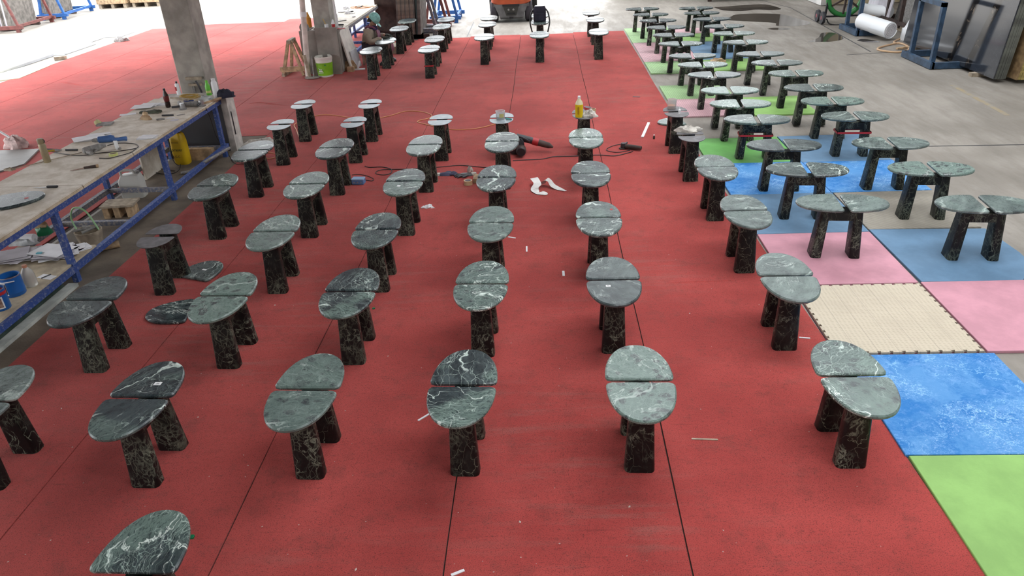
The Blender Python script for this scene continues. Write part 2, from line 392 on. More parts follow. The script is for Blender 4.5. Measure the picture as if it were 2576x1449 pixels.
# roof of the open sided shed: gaps between sheets added to let light in, on steel beams
M_ROOF = mat('grey_roof_sheet', (.30, .31, .32), .7); M_WALL = mat('white_lime_wall', (.62, .60, .58), .9, var=.15, vscale=2, bump=.2, bscale=8)
M_WALLY = mat('yellowed_wall', (.60, .50, .33), .9, var=.25, vscale=3)
ce = link('ceiling', None); struct(ce)
ZC = 5.4
MB().box((-5.4, 5.8, ZC), (10.4, 23.6, .06)).ob('roof_sheet', M_ROOF, ce)
for y0, y1 in ((-6, .2), (1.6, 4.0), (5.6, 8.0), (9.8, 12.2), (14.0, 17.6)):
    MB().box((3.7, (y0+y1)/2, ZC), (7.8, y1-y0, .06)).ob('roof_sheet', M_ROOF, ce)
MB().box((10.3, 5.8, ZC), (5.4, 23.6, .06)).ob('roof_sheet', M_ROOF, ce)
MB().box((-4.5, 17.64, 4.28), (12.2, .05, 2.2)).ob('unseen_eave_fascia', mat('blue_grey_cladding', (.16, .19, .22), .6, var=.15, vscale=3), ce)  # out of view, hung low so near tabletops reflect it instead of sky
MB().box((-10.62, 5.8, 4.28), (.05, 23.6, 2.2)).ob('unseen_eave_fascia', bpy.data.materials['blue_grey_cladding'], ce)  # added out of view to keep yard sky out of the bench reflections
MB().box((9, 21.0, ZC), (14, 6.6, .06)).ob('roof_sheet', M_ROOF, ce)
for y in (-3.0, .1, 1.7, 3.9, 5.7, 7.9, 9.9, 12.1, 14.1, 17.5):
    MB().box((1.2, y, ZC-.16), (23.6, .12, .26)).ob('roof_beam', M_BROWNSTEEL, ce)
wr = MB().box((13.1, 9, 2.7), (.2, 32, 5.4)); struct(wr.ob('wall_right', M_WALL))
struct(MB().box((1.2, -7, 2.7), (23.6, .2, 5.4)).ob('wall_front', M_WALL))
wb = link('wall_back', None); struct(wb)
MB().box((10.1, 20.4, 2.7), (6.1, .24, 5.4)).ob('wall_face', M_WALLY, wb)
MB().box((7.14, 21.9, 2.7), (.24, 3.4, 5.4)).ob('wall_return', M_WALL, wb)
MB().box((4.6, 23.6, 1.6), (5.2, .2, 3.2)).ob('wall_rear', mat('shade_toned_wall', (.10, .085, .07), .9, var=.3, vscale=2), wb)  # dim interior shade put into the wall colour, darkens the puddle reflections

# ---------------------------------------------------------------- red carpet in rolls
cp = root('red_carpet', 'large worn red carpet laid in long strips across the workshop floor', 'carpet')
def strip(x0, x1, y0, y1, rag=0.0):
    """one carpet roll, thin, with a ragged far end and slight ripples along its edges"""
    n = 46; rd = random.Random(int(x0*100)); top = []; ys = [y0+(y1-y0)*i/n for i in range(n+1)]
    fx = x1 if callable(x1) else (lambda y: x1)
    if callable(x1): x1 = x1(0)
    L = [(x0+.003+.005*math.sin(y*1.7+x0)+rd.uniform(0, .002), y) for y in ys]; R = [(fx(y)-.003+.005*math.sin(y*1.7+x1)-rd.uniform(0, .002), y) for y in ys]
    L[-1] = (L[-1][0], y1+rag*rd.uniform(-1, 1)); R[-1] = (R[-1][0], y1+rag*rd.uniform(-1, 1))
    m = MB(); vs = []; fs = []
    for (lx, ly), (rx, ry) in zip(L, R):
        vs += [(lx, ly, -.010), (lx, ly, 0), ((lx+rx)/2, (ly+ry)/2, .001), (rx, ry, 0), (rx, ry, -.010)]
    for i in range(n):
        o = i*5
        for k in range(4): fs.append((o+k, o+k+1, o+k+6, o+k+5))
    fs += [(0, 1, 2, 3, 4), tuple(n*5+k for k in range(5))]
    m.add(vs, fs); return m.ob('carpet_strip', M_CARPET, cp)
EDGE = lambda y: 1.99 if y < 2 else 1.99-.20*min(1, (y-2)/8.2)
strip(.65, EDGE, -1.0, 17.55, .03)
for x0, x1, y1 in ( (-.53, .65, 17.42), (-1.68, -.53, 17.48), (-2.88, -1.68, 17.45), (-3.90, -2.88, 17.3)):
    strip(x0, x1, -1.0, y1, .05)
for x0, x1, y0, y1 in ((-5.9, -4.95, 2, 21), (-7.1, -5.9, 2, 21.5), (-8.25, -7.1, 3, 21), (-9.45, -8.25, 5, 21), (-10.6, -9.45, 6, 20.6)):
    strip(x0, x1, y0, y1, .06)
strip(-4.95, -3.9, 10.0, 18.6, .04)
# ridges where a strip has rucked up
def ruck(pts, h=.022, wd=.06):
    P = smoothpts(pts, 6); m = MB(); rings = []
    for i, p in enumerate(P):
        t = i/(len(P)-1); k = math.sin(PI*t); a = P[min(i+1, len(P)-1)]-P[max(i-1, 0)]; nrm = Vector((-a.y, a.x, 0)).normalized()
        rings.append([p+nrm*wd*q+Vector((0, 0, -.006+(h*k)*math.exp(-(q*1.6)**2))) for q in (-1, -.6, -.25, 0, .25, .6, 1)])
    n = 7; vs = [v for r in rings for v in r]; fs = [(i*n+k, i*n+k+1, (i+1)*n+k+1, (i+1)*n+k) for i in range(len(P)-1) for k in range(n-1)]
    o = m.add(vs, fs).ob('carpet_ruck', M_CARPET, cp, True, ang=80); return o
ruck([at(618, 262), at(650, 258), at(690, 262), at(735, 266)]); ruck([at(140, 203), at(180, 210), at(220, 217)]); ruck([at(1650, 711), at(1760, 708), at(1905, 703)], .012, .03)

# ---------------------------------------------------------------- foam mats
MT = .013
def foam(x0, y0, x1, y1, key, label, name='foam_mat', skew=0.0, cut=None):
    pts = [(x0, y0), (x1, y0), (x1+skew, y1), (x0+skew, y1)]
    if cut: pts = cut
    cx, cy = sum(p[0] for p in pts)/len(pts), sum(p[1] for p in pts)/len(pts)
    o = MB().prism([(p[0]-cx, p[1]-cy) for p in pts], -.010-0, MT, .003).ob(name, M_MAT[key], loc=(cx, cy, 0))
    return tag(o, label, 'mat', 'foam floor mats')
foam(1.975, 1.1, 2.98, 2.245, 'green', 'bright green foam mat below the blue water print mat, at front right corner') if False else None
foam(1.97, 2.2, 2.97, 3.243, 'green', 'bright green foam mat at the front right corner of the carpet')
foam(1.955, 3.25, 2.955, 4.25, 'water', 'blue water print foam mat behind the bright green front mat')
foam(1.905, 5.262, 2.905, 6.248, 'pink', 'smooth pink foam mat under two table legs, behind the beige jigsaw mat')
foam(2.925, 4.272, 3.915, 5.268, 'pink', 'smooth pink foam mat beside the beige mat, nothing standing on it')
foam(0, 0, 0, 0, 'blue', 'dusty blue foam mat with a rounded corner, behind the empty pink mat', cut=[(2.935, 5.275), (3.70, 5.262), (3.92, 5.5), (3.95, 5.75), (3.925, 6.26), (2.92, 6.295)])
foam(2.918, 6.30, 3.915, 7.228, 'rib', 'brown grey ribbed foam mat at right side, in front of blue water print')
foam(1.90, 6.255, 2.905, 7.235, 'blue', 'dusty blue foam mat behind the smooth pink mat with table legs')
foam(1.89, 7.24, 2.90, 8.225, 'water', 'blue water print foam mat on carpet side, in front of deep green mat')
foam(2.905, 7.24, 3.905, 8.19, 'water', 'blue water print foam mat on right side, behind the ribbed grey mat')
foam(1.86, 8.23, 2.885, 9.195, 'deep', 'deep green foam mat touching the carpet, last before the bare concrete gap')
foam(2.90, 8.20, 3.90, 9.20, 'blue', 'dusty blue foam mat on right side, last before the bare concrete gap')
foam(1.85, 10.25, 2.86, 11.2, 'palepink', 'pale ribbed pink foam mat just behind the first bare concrete gap')
foam(1.83, 11.21, 2.84, 12.10, 'palegreen', 'pale ribbed green foam mat behind the single ribbed pink mat')
foam(2.88, 10.21, 3.74, 11.19, 'green', 'bright green foam mat on right side standing alone behind concrete gap')
foam(1.82, 13.03, 2.83, 13.98, 'palegreen', 'pale ribbed green foam mat with crumpled bag, behind second concrete gap')
foam(2.85, 13.06, 3.86, 13.99, 'green', 'green foam mat on right side behind the second concrete gap')
foam(1.82, 13.99, 2.83, 14.93, 'palepink', 'nearer of two far ribbed pink foam mats along carpet edge')
foam(1.82, 14.94, 2.83, 15.90, 'palepink', 'farther of two far ribbed pink foam mats along carpet edge')
foam(2.84, 14.0, 3.80, 14.91, 'blue', 'nearer of two far pale blue foam mats on right side')
foam(2.84, 14.92, 3.80, 15.78, 'blue', 'farther of two far pale blue foam mats on right side')
foam(1.82, 15.92, 2.83, 16.83, 'palegreen', 'far ribbed green foam mat, second from the carpet corner')
foam(1.82, 16.84, 2.83, 17.74, 'palegreen', 'farthest ribbed green foam mat beside the carpet corner')
foam(2.84, 15.80, 3.78, 16.75, 'green', 'far green foam mat on right side in front of farthest pink mat')
foam(2.84, 16.77, 3.75, 17.45, 'palepink', 'farthest pink foam mat at the far end of right mats')
# beige jigsaw mat: interlocking teeth cut into its edges
def jig():
    x0, y0, x1, y1 = 1.935, 4.275, 2.905, 5.245; cx, cy = (x0+x1)/2, (y0+y1)/2; n = 12; out = []
    def side(a, b, nrm):
        a, b = Vector(a), Vector(b); d = (b-a)/n; nr = Vector(nrm)*.018; o = []
        for i in range(n):
            p = a+d*i
            o += [p, p+d*.38, p+d*.31-nr*.9, p+d*.69-nr*.9, p+d*.62]
        return o
    P = side((x0, y0), (x1, y0), (0, -1))+side((x1, y0), (x1, y1), (1, 0))+side((x1, y1), (x0, y1), (0, 1))+side((x0, y1), (x0, y0), (-1, 0))
    o = MB().prism([(p.x-cx, p.y-cy) for p in P], -.004, MT, 0).ob('foam_mat', M_MAT['beige'], loc=(cx, cy, 0))
    tag(o, 'beige patterned jigsaw foam mat with toothed edges', 'mat', 'foam floor mats')
    b = MB().prism([(x0-cx-.005, y0-cy-.005), (x1-cx+.005, y0-cy-.005), (x1-cx+.005, y1-cy+.005), (x0-cx-.005, y1-cy+.005)], -.0095, -.005).ob('mat_backing', mat('plum_foam', (.09, .03, .04), .8), o)
jig()

# ---------------------------------------------------------------- marble side tables
A_W, A_L, GAP, TZ0, TZ1 = .186, .36, .028, .455, .482
def half_outline(a, g, L, r, n=26):
    y0 = g/2; b = L-g/2-r; pts = []
    pts.append((-a+r, y0)); 
    for i in range(1, 4): pts.append((-a+r+(2*a-2*r)*i/4, y0))
    pts.append((a-r, y0)); pts.append((a-r*.3, y0+r*.3))
    for i in range(n+1):
        t = PI*i/n; c, s_ = math.cos(t), math.sin(t)
        pts.append((a*math.copysign(abs(c)**.93, c), y0+r+b*abs(s_)**.93))
    pts.append((-a+r*.3, y0+r*.3))
    return pts
def rot180(p): return [(-x, -y) for x, y in p]
def leg_mesh(sign, h):
    rings = []
    for k in range(7):
        t = k/6; wx = .166+(.128-.166)*t; wy = .088+(.072-.088)*t; yc = sign*(.156-.030*t)
        rings.append([(x, y, h*t) for x, y in rrect(wx, wy, .026-.004*t, 4, (0, yc))])
    rings = [[(x*.985, yy, z) for x, yy, z in rings[0]]]+[[(x, y, .006) for x, y, z in rings[0]]]+rings[1:]
    return MB().loft(rings).mesh('leg', M_LEG, True)
ME = {}
def tmesh(key, gap, L, aw):
    o = half_outline(aw, gap, L, .026)
    ME[key] = [MB().prism(q, TZ0, TZ1, .008).mesh('tabletop', M_TOP, True, 28) for q in (o, rot180(o))]
tmesh('A', .028, .358, .186); tmesh('B', .044, .366, .184)
o_ = half_outline(.143, .062, .246, .012)
ME['C'] = [MB().prism(q, TZ0, TZ0+.007, .002).mesh('mounting_plate', M_PLATE, True, 28) for q in (o_, rot180(o_))]
ME['D'] = [MB().prism(q, TZ0, TZ0+.007, .002).mesh('mounting_plate', M_PLATED, True, 28) for q in (o_, rot180(o_))]
ME['leg'] = [leg_mesh(1, TZ0), leg_mesh(-1, TZ0)]
ME['bar'] = MB().prism(rrect(.118, .24, .004, 1), .335, .415, .004).mesh('crossbar', M_LEG)
M_STK = mat('white_sticker', (.8, .8, .8), .6)
def text(s, size, m, parent, loc, rot, name='lettering'):
    cu_ = bpy.data.curves.new(name, 'FONT'); cu_.body = s; cu_.size = size; cu_.align_x = 'CENTER'; cu_.align_y = 'CENTER'; cu_.extrude = .0004
    cu_.materials.append(m); o = bpy.data.objects.new(name, cu_); C.objects.link(o); dg = bpy.context.evaluated_depsgraph_get(); me = bpy.data.meshes.new_from_object(o.evaluated_get(dg)); bpy.data.objects.remove(o)
    o = link(name, me, parent, loc); o.rotation_euler = rot; return o
LOOK = {  # vein, lightness, breccia
 'dark': (.65, .06, .0), 'plain grey green': (.25, .35, .0), 'white veined dark': (1.0, .12, .0), 'finely veined grey green': (.7, .40, .10),
 'pale speckled': (.35, .8, .55), 'mottled green and black': (.9, .25, .55), 'pale breccia patterned': (.3, .7, 1.0), 'silvery green': (.4, .9, .15), 'black and white streaked': (1.3, .0, .15)}  # silvery green carries reflected sheen in its lightness
def table(kind, pos, rz, look, label, name='side_table', group='marble side tables', z=0.0):
    rt = root(name, label, 'table', (pos.x, pos.y, z), rz, group)
    v = LOOK[look]
    for i in (0, 1):
        t = link('tabletop' if kind in 'AB' else 'mounting_plate', ME[kind][i], rt)
        t.color = (v[0]*random.uniform(.8, 1.25), v[1]*random.uniform(.8, 1.25), v[2]*random.uniform(.9, 1.05), 1)
    for i in (0, 1): link('leg', ME['leg'][i], rt)
    link('crossbar', ME['bar'], rt)
    return rt
COLN = {1: 'column nearest workbench', 2: 'second column from workbench', 3: 'third column from workbench', 4: 'fourth column from workbench', 5: 'fifth column from workbench', 6: 'column beside foam mats'}
ROWN = {0: 'before the front row', 1: 'front row', 2: 'second row', 3: 'third row', 4: 'fourth row', 5: 'fifth row'}
T = {}
for row, col, x, y, lk in (
 (0, 2, 322, 1443, 'black and white streaked'),
 (1, 1, -48, 1007, 'silvery green'), (1, 2, 348, 998, 'dark'), (1, 3, 768, 977, 'pale speckled'), (1, 4, 1164, 967, 'white veined dark'), (1, 5, 1610, 956, 'pale breccia patterned'), (1, 6, 2148, 943, 'mottled green and black'),
 (2, 1, 222, 753, 'plain grey green'), (2, 2, 562, 742, 'pale breccia patterned'), (2, 3, 880, 731, 'white veined dark'), (2, 4, 1211, 712, 'mottled green and black'), (2, 5, 1543, 702, 'plain grey green'), (2, 6, 1980, 692, 'silvery green'),
 (3, 2, 688, 581, 'pale speckled'), (3, 3, 947, 576, 'dark'), (3, 4, 1235, 559, 'pale speckled'), (3, 5, 1506, 546, 'finely veined grey green'), (3, 6, 1876, 528, 'silvery green'),
 (4, 1, 537, 467, 'finely veined grey green'), (4, 2, 771, 462, 'mottled green and black'), (4, 3, 1017, 455, 'white veined dark'), (4, 4, 1249, 445, 'white veined dark'), (4, 5, 1486, 434, 'dark'), (4, 6, 1801, 418, 'finely veined grey green'),
 (5, 1, 636, 377, 'dark'), (5, 2, 842, 371, 'dark'), (5, 3, 1068, 363, 'finely veined grey green'), (5, 4, 1263, 355, 'black and white streaked'), (5, 5, 1474, 345, 'mottled green and black')):
    p = at(x, y, TZ1)
    T[row, col] = table('A', p, random.uniform(-.02, .01)-.01, lk, '%s marble side table, %s, %s' % (lk, ROWN[row] + (' of carpet' if row else ''), COLN[col]))
def sticker(rt, wx, wy, dx, dy, s=None):
    p = rt.matrix_basis.inverted() @ Vector((wx, wy, TZ1))
    o = MB().box((p.x, p.y, TZ1+.0007), (dx, dy, .001)).ob('sticker', M_STK, rt); plab(o, 'small white paper sticker')
    if s: text(s, dy*.6, M_DARK, o, (p.x, p.y, TZ1+.0013), (0, 0, 0))
sticker(T[1, 2], -2.226, 3.36, .042, .03, '53'); sticker(T[4, 3], -1.385, 6.49, .032, .035); sticker(T[2, 5], .397, 4.426, .032, .026, '45')
red = MB().box((.62, 0, 0), (.02, .02, .002))
p = T[3, 5].matrix_basis.inverted() @ at(1538, 527, TZ1); plab(MB().box((p.x, p.y, TZ1+.001), (.022, .028, .002)).ob('sticker', M_RED, T[3, 5]), 'red sticker')
U = {}
for key, x, y, k, lab in (
 ('wb', 402, 594, 'D', 'unfinished side table with dusty grey plates, in third row nearest workbench'),
 ('c1', 706, 314, 'C', 'topless side table with pale grey plates, sixth row, column nearest workbench'),
 ('c1b', 763, 263, 'C', 'topless side table with pale grey plates, seventh row, column nearest workbench'),
 ('c2', 890, 308, 'C', 'topless side table with pale grey plates, sixth row, second column from workbench'),
 ('c2b', 931, 262, 'C', 'topless side table with pale grey plates, seventh row, second column from workbench'),
 ('c3', 1108, 302, 'C', 'topless side table with pale grey plates, sixth row, third column from workbench'),
 ('c4', 1262, 298, 'C', 'topless side table with pale plates carrying a clear plastic tub'),
 ('c5', 1469, 287, 'D', 'topless side table with plates hidden under yellow bottle and rag'),
 ('c6', 1700, 282, 'D', 'topless side table with grey plates carrying a cup of orange paste'),
 ('c6b', 1738, 341, 'D', 'topless side table with grey plates carrying a crumpled grey rag')):
    U[key] = table(k, at(x, y, TZ0), random.uniform(-.02, .01), 'dark', lab, group='topless side tables with plates')
FN = {1: 'column behind the seated worker', 2: 'second far column, right of the worker', 3: 'far column left of forklift', 4: 'far column right of forklift', 5: 'far column nearest carpet corner'}
FR = {1: 'nearest of its column', 2: 'second of its column', 3: 'third of its column', 4: 'farthest of its column'}
F = {}
for col, rw, x, y in ((1, 1, 933, 126), (1, 2, 970, 102), (1, 3, 1004, 71), (1, 4, 1024, 52), (2, 1, 1079, 122), (2, 2, 1093, 97), (2, 3, 1111, 66), (2, 4, 1122, 48),
                      (3, 2, 1218, 92), (3, 3, 1226, 60), (3, 4, 1230, 44), (4, 2, 1357, 86), (4, 3, 1358, 54), (4, 4, 1358, 38), (5, 2, 1506, 79), (5, 3, 1497, 48), (5, 4, 1487, 31)):
    r2 = rw if col < 3 else rw-1
    F[col, rw] = table('A', at(x, y, TZ1), random.uniform(-.03, .01), random.choice(['plain grey green', 'finely veined grey green', 'dark']),
                       'polished marble side table, %s, %s' % (FN[col], {1: 'nearest of four', 2: 'second of four', 3: 'third of four', 4: 'farthest of four'}[rw] if col < 3 else {1: 'nearest of three', 2: 'middle of three', 3: 'farthest of three'}[r2]))
ORD = ['first', 'second', 'third', 'fourth', 'fifth', 'sixth', 'seventh', 'eighth', 'ninth', 'tenth', 'eleventh', 'twelfth', 'thirteenth', 'fourteenth', 'fifteenth']
R1 = [(2119, 507), (2031, 423), (1972, 362), (1905, 293), (1863, 254), (1836, 225), (1797, 186), (1768, 157), (1742, 135), (1712, 108), (1694, 86), (1676, 67), (1655, 50), (1637, 35), (1616, 21)]
R2 = [(2476, 510), (2342, 421), (2240, 357), (2152, 285), (2095, 247), (2047, 218), (2002, 182), (1955, 152), (1913, 130), (1876, 104), (1846, 82), (1822, 64), (1791, 46), (1765, 31), (1751, 19)]
LK1 = ['silvery green', 'finely veined grey green', 'plain grey green', 'finely veined grey green', 'mottled green and black', 'pale breccia patterned', 'dark', 'mottled green and black', 'plain grey green', 'finely veined grey green', 'plain grey green', 'plain grey green', 'dark', 'dark', 'dark']
LK2 = ['silvery green', 'pale breccia patterned', 'silvery green', 'silvery green', 'pale breccia patterned', 'finely veined grey green', 'mottled green and black', 'finely veined grey green', 'plain grey green', 'finely veined grey green', 'mottled green and black', 'dark', 'plain grey green', 'plain grey green', 'dark']
W = {}
for nm, Rr, LK, side in (('l', R1, LK1, 'left mat column'), ('r', R2, LK2, 'right mat column')):
    for i, (x, y) in enumerate(Rr):
        onmat = MT if i not in (3, 5, 6) else 0
        extra = ', red taped' if i == 3 else ''
        W[nm, i] = table('B', at(x, y, TZ1+MT), PI/2-.085+random.uniform(-.02, .02), LK[i], '%s marble side table, %s from front in %s%s' % (LK[i], ORD[i], side, extra), z=MT-.001 if i not in (3, 4, 7, 8) else -.009)
for k in ('l', 'r'):
    rt = W[k, 3]; m = MB()
    for s in (-1, 1):
        m.box((s*.077, 0, .30), (.004, .36, .022)); m.box((0, s*.186, .30), (.15, .004, .022))
    plab(m.ob('tape_band', M_RED, rt), 'red tape wrapped round both legs')
plab(MB().box((0, -.178, .215), (.17, .012, .02)).ob('tape_band', M_RED, F[2, 1]), 'red tape strip')
# loose tabletop halves
def loose(x, y, rz, look, label, z=0.0, tilt=0):
    o = link('loose_tabletop', MB().prism([(p[0], p[1]-.17) for p in half_outline(.186, .028, .358, .026)], 0, .026, .008).mesh('loose_tabletop', M_TOP, True, 28), None, (x, y, z), rz)
    o.color = (*LOOK[look], 1); o.rotation_euler = (tilt, 0, rz)
    return tag(o, label, 'tabletop', 'loose marble tabletop halves')
lo = loose(-3.02, 5.0, 1.75, 'white veined dark', 'dark glossy marble half top lying on carpet beside breccia patterned table')
lo2 = loose(-3.06, 5.74, -.35, 'finely veined grey green', 'grey veined marble half top with small label, flat on carpet behind unfinished table')
plab(MB().box((0.02, .0, .0267), (.045, .02, .001)).ob('sticker', M_STK, lo2), 'small white paper sticker')
loose(1.70, 9.99, 1.75, 'pale speckled', 'pale marble half top lying on carpet behind the table with orange paste')
lo4 = loose(-4.46, 5.72, -1.0, 'dark', 'dark green marble half top lying on the workbench with red mark', z=.723)
lo4.color = (.22, 0, 0, 1); plab(MB().box((.05, .05, .0267), (.035, .03, .001)).ob('sticker', M_RED, lo4), 'small red mark')

# ---------------------------------------------------------------- columns
def column(name, cx, cy, wx, wy, h, label):
    o = MB().prism(rrect(wx, wy, .012, 1), 0, h).ob(name, M_CONC, loc=(cx, cy, -.01)); return struct(o)
column('column_1', -4.60, 9.80, .36, .36, 5.3, ''); column('column_2', -4.155, 14.6, .32, .36, 5.3, '')

# ---------------------------------------------------------------- workbench (near)
BZ = .72
wbn = root('workbench', 'long plywood workbench on chipped blue steel frame, nearest the camera', 'workbench', (-4.6, 7, 0))
def wl(p): return (p[0]+4.6, p[1]-7, p[2])
for y0, y1 in ((3.4, 6.08), (6.09, 7.0), (7.01, 9.30)):
    MB().box(wl((-4.56, (y0+y1)/2, BZ-.006)), (.86, y1-y0-.006, .012)).ob('plywood_board', M_PLY, wbn); plab(MB().box(wl((-4.56, (y0+y1)/2, BZ-.024)), (.872, y1-y0-.003, .023)).ob('chipboard_layer', M_OSB, wbn), 'coarse chipboard layer')
for x in (-4.15, -4.97):
    MB().box(wl((x, 6.35, BZ-.062)), (.045, 5.85, .05)).ob('top_rail', M_BLUE if x > -4.5 else M_RAIL, wbn)
for y in (3.6, 5.62, 7.57, 9.25): MB().box(wl((-4.56, y, BZ-.062)), (.78, .045, .05)).ob('cross_rail', M_BLUE, wbn)
for y in (3.6, 5.62, 7.57, 9.08):
    for x in (-4.14, -4.86): MB().box(wl((x, y, (BZ-.08)/2-.005)), (.05, .05, BZ-.07)).ob('leg', M_BLUE, wbn)
MB().box(wl((-4.12, 6.35, .13)), (.05, 5.6, .05)).ob('lower_rail', M_BLUE, wbn)
MB().box(wl((-4.86, 6.35, .13)), (.05, 5.6, .05)).ob('lower_rail', M_RAIL, wbn)
for y in (5.60, 6.62, 7.55, 9.06): MB().box(wl((-4.5, y, .13)), (.70, .045, .045)).ob('lower_cross_rail', M_RAIL, wbn)
plab(MB().box(wl((-4.50, 4.75, .165)), (.74, 2.5, .018)).ob('lower_shelf', M_SHELF, wbn), 'stained plywood shelf low on the frame')
MB().box(wl((-4.5, 9.27, .33)), (.72, .02, .62)).ob('end_panel', M_DARK, wbn)
ped = root('pedestal', 'pale concrete block wall end closing the workbench, around the first column', 'pedestal', (-4.5, 9.42, 0))
MB().box((0, 0, .355), (.86, .24, .73)).ob('block_body', mat('pale_plaster', (.50, .47, .43), .85, var=.2, vscale=9, bump=.2), ped)
MB().box((.435, -.06, .36), (.012, .012, .3)).ob('metal_strip', M_DARK, ped)

def th(x, y, label, cat, name, z=BZ, rz=0, group=None):
    p = at(x, y, z); return root(name, label, cat, (p.x, p.y, z), rz, group)
def lath(rt, name, prof, m, n=14, label=None, c=(0, 0, 0), M=None):
    o = MB().lathe(prof, c, n, name != 'rim', M).ob(name, m, rt, True)
    if label: plab(o, label)
    return o
BG = 'tools and clutter on the near workbench'
RX = Matrix.Rotation(PI/2, 3, 'X'); RY = Matrix.Rotation(PI/2, 3, 'Y')
# thermos
t = th(120, 408, 'gold metal thermos flask standing on the near workbench', 'flask', 'thermos_flask', group=BG)
lath(t, 'body', [(.030, 0), (.033, .004), (.033, .17), (.028, .185)], mat('champagne_metal', (.33, .27, .17), .38, metal=.4, var=.15)); lath(t, 'lid', [(.030, .185), (.031, .19), (.031, .225), (.026, .235)], mat('bronze_lid', (.24, .18, .10), .5)); MB().tube(smoothpts([(.03, 0, .195), (.042, 0, .21), (.03, 0, .228)]), .004).ob('loop', M_DARK, t)
# pliers / glove with yellow
t = th(136, 381, 'pair of black and yellow handled pliers on the near workbench', 'pliers', 'pliers', group=BG)
for s in (-1, 1): plab(MB().tube(smoothpts([(-.09, s*.03, .012), (-.03, s*.022, .012), (.02, s*.004, .012)]), .011).ob('handle', M_DARK if s > 0 else mat('mustard_grip', (.35, .23, .02), .5), t), 'dark grip' if s > 0 else 'mustard grip')
MB().tube([(.02, 0, .012), (.05, .0, .012), (.085, 0, .012)], [.016, .013, .005]).ob('jaw', M_STEEL, t)
for i, (x, y, dx, dy, lab, m) in enumerate(((180, 377, .09, -.004, 'short dark metal rod lying beside the pliers', M_DARK), (422, 290, .095, .0, 'short dark rod lying beside the clay coloured stone', M_DARK), (404, 300, .06, .01, 'small grey whetstone bar beside scattered scraps', M_GREY))):
    p = at(x, y, BZ+.009); tag(MB().tube([(-dx/1.4, -dy, 0), (dx/1.4, dy, 0)], .010, 10).ob('metal_rod', m, None, True, (p.x, p.y, p.z)), lab, 'rod', BG)
# blue drill
t = th(272, 358, 'blue corded power drill lying on the near workbench', 'drill', 'power_drill', rz=.35, group=BG)
lath(t, 'body', [(.02, -.09), (.034, -.08), (.036, .04), (.026, .07)], M_BLUEP, M=RY, c=(0, 0, .037)); lath(t, 'chuck', [(.022, 0), (.022, .03), (.012, .055)], M_GREY, M=Matrix.Rotation(-PI/2, 3, 'Y'), c=(-.09, 0, .037))
MB().tube(smoothpts([(.05, -.01, .03), (.10, -.03, .026), (.16, -.03, .026), (.19, -.02, .02)]), [.024, .023, .022, .021, .02, .02, .02, .02, .02, .02, .021, .021, .022, .022, .023, .023, .024, .024, .012][:19]).ob('handle', M_BLUEP, t, True)
lath(t, 'drill_bit', [(.005, 0), (.005, .12)], M_STEEL, 8, M=Matrix.Rotation(-PI/2, 3, 'Y'), c=(-.145, 0, .037))
# grey drill
t = th(238, 382, 'grey dusty pistol grip grinder lying before the blue drill', 'drill', 'pistol_grinder', rz=.9, group=BG)
lath(t, 'body', [(.026, -.12), (.034, -.1), (.034, .03), (.022, .06), (.014, .1)], M_GREY, M=RY, c=(.02, 0, .035))
MB().tube(smoothpts([(-.06, .0, .03), (-.08, -.06, .028), (-.07, -.12, .026)]), .021).ob('handle', M_GREY, t, True)
MB().tube(smoothpts([(-.02, -.02, .03), (.0, -.07, .03), (-.04, -.11, .03)]), .008).ob('trigger_guard', M_GREY, t, True)
tag(MB().tube(smoothpts([at(*q, BZ+.005) for q in ((128, 381), (165, 388), (205, 391), (250, 385), (300, 380), (345, 372), (340, 362), (300, 360), (270, 366))]), .004).ob('extension_lead', M_CORD), 'dark power cord running between the tools on near workbench', 'cord', BG)
tag(MB().tube(smoothpts([at(*q, BZ+.005) for q in ((250, 398), (275, 398), (300, 392), (330, 383), (347, 370))]), .004).ob('extension_lead', M_CORD), 'dark cord curving from the grey grinder handle across bench', 'cord', BG)
# tube of glue, tape roll
t = th(296, 376, 'white squeeze tube standing behind yellow tape roll on bench', 'tube', 'squeeze_tube', group=BG)
MB().loft([[(x, y, .0) for x, y in rrect(.03, .03, .012, 3)], [(x, y, .03) for x, y in rrect(.034, .03, .012, 3)], [(x, y, .09) for x, y in rrect(.04, .006, .002, 3)]]).ob('body', M_WHITE, t, True); lath(t, 'cap', [(.012, -.0), (.012, .018)], M_GREY, M=RX, c=(.03, .0, .012))
def roll(x, y, z, r, h, m, label, ri=.72, name='tape_roll', group=None, M=None, core=None):
    p = at(x, y, z) if y is not None else x; rt = root(name, label, 'tape', (p.x, p.y, z), 0, group)
    n = 24; ring = [(r, 0), (r, h), (r*ri, h), (r*ri, 0)]
    rg = [[Vector((q*math.cos(2*PI*i/n), q*math.sin(2*PI*i/n), zz)) for q, zz in ring] for i in range(n)]
    if M: rg = [[M @ v for v in rr] for rr in rg]
    MB().loft(rg, False, True).ob('tape', m, rt, True)
    rg = [[Vector((q*math.cos(2*PI*i/n), q*math.sin(2*PI*i/n), zz)) for q, zz in ((r*ri, .001), (r*ri, h-.001), (r*ri-.003, h-.001), (r*ri-.003, .001))] for i in range(n)]
    if M: rg = [[M @ v for v in rr] for rr in rg]
    MB().loft(rg, False, True).ob('core', core or M_WOODG, rt, True); return rt
roll(286, 391, BZ, .042, .022, M_TAPEG, 'yellow green tape roll lying on near workbench', .78, group=BG)
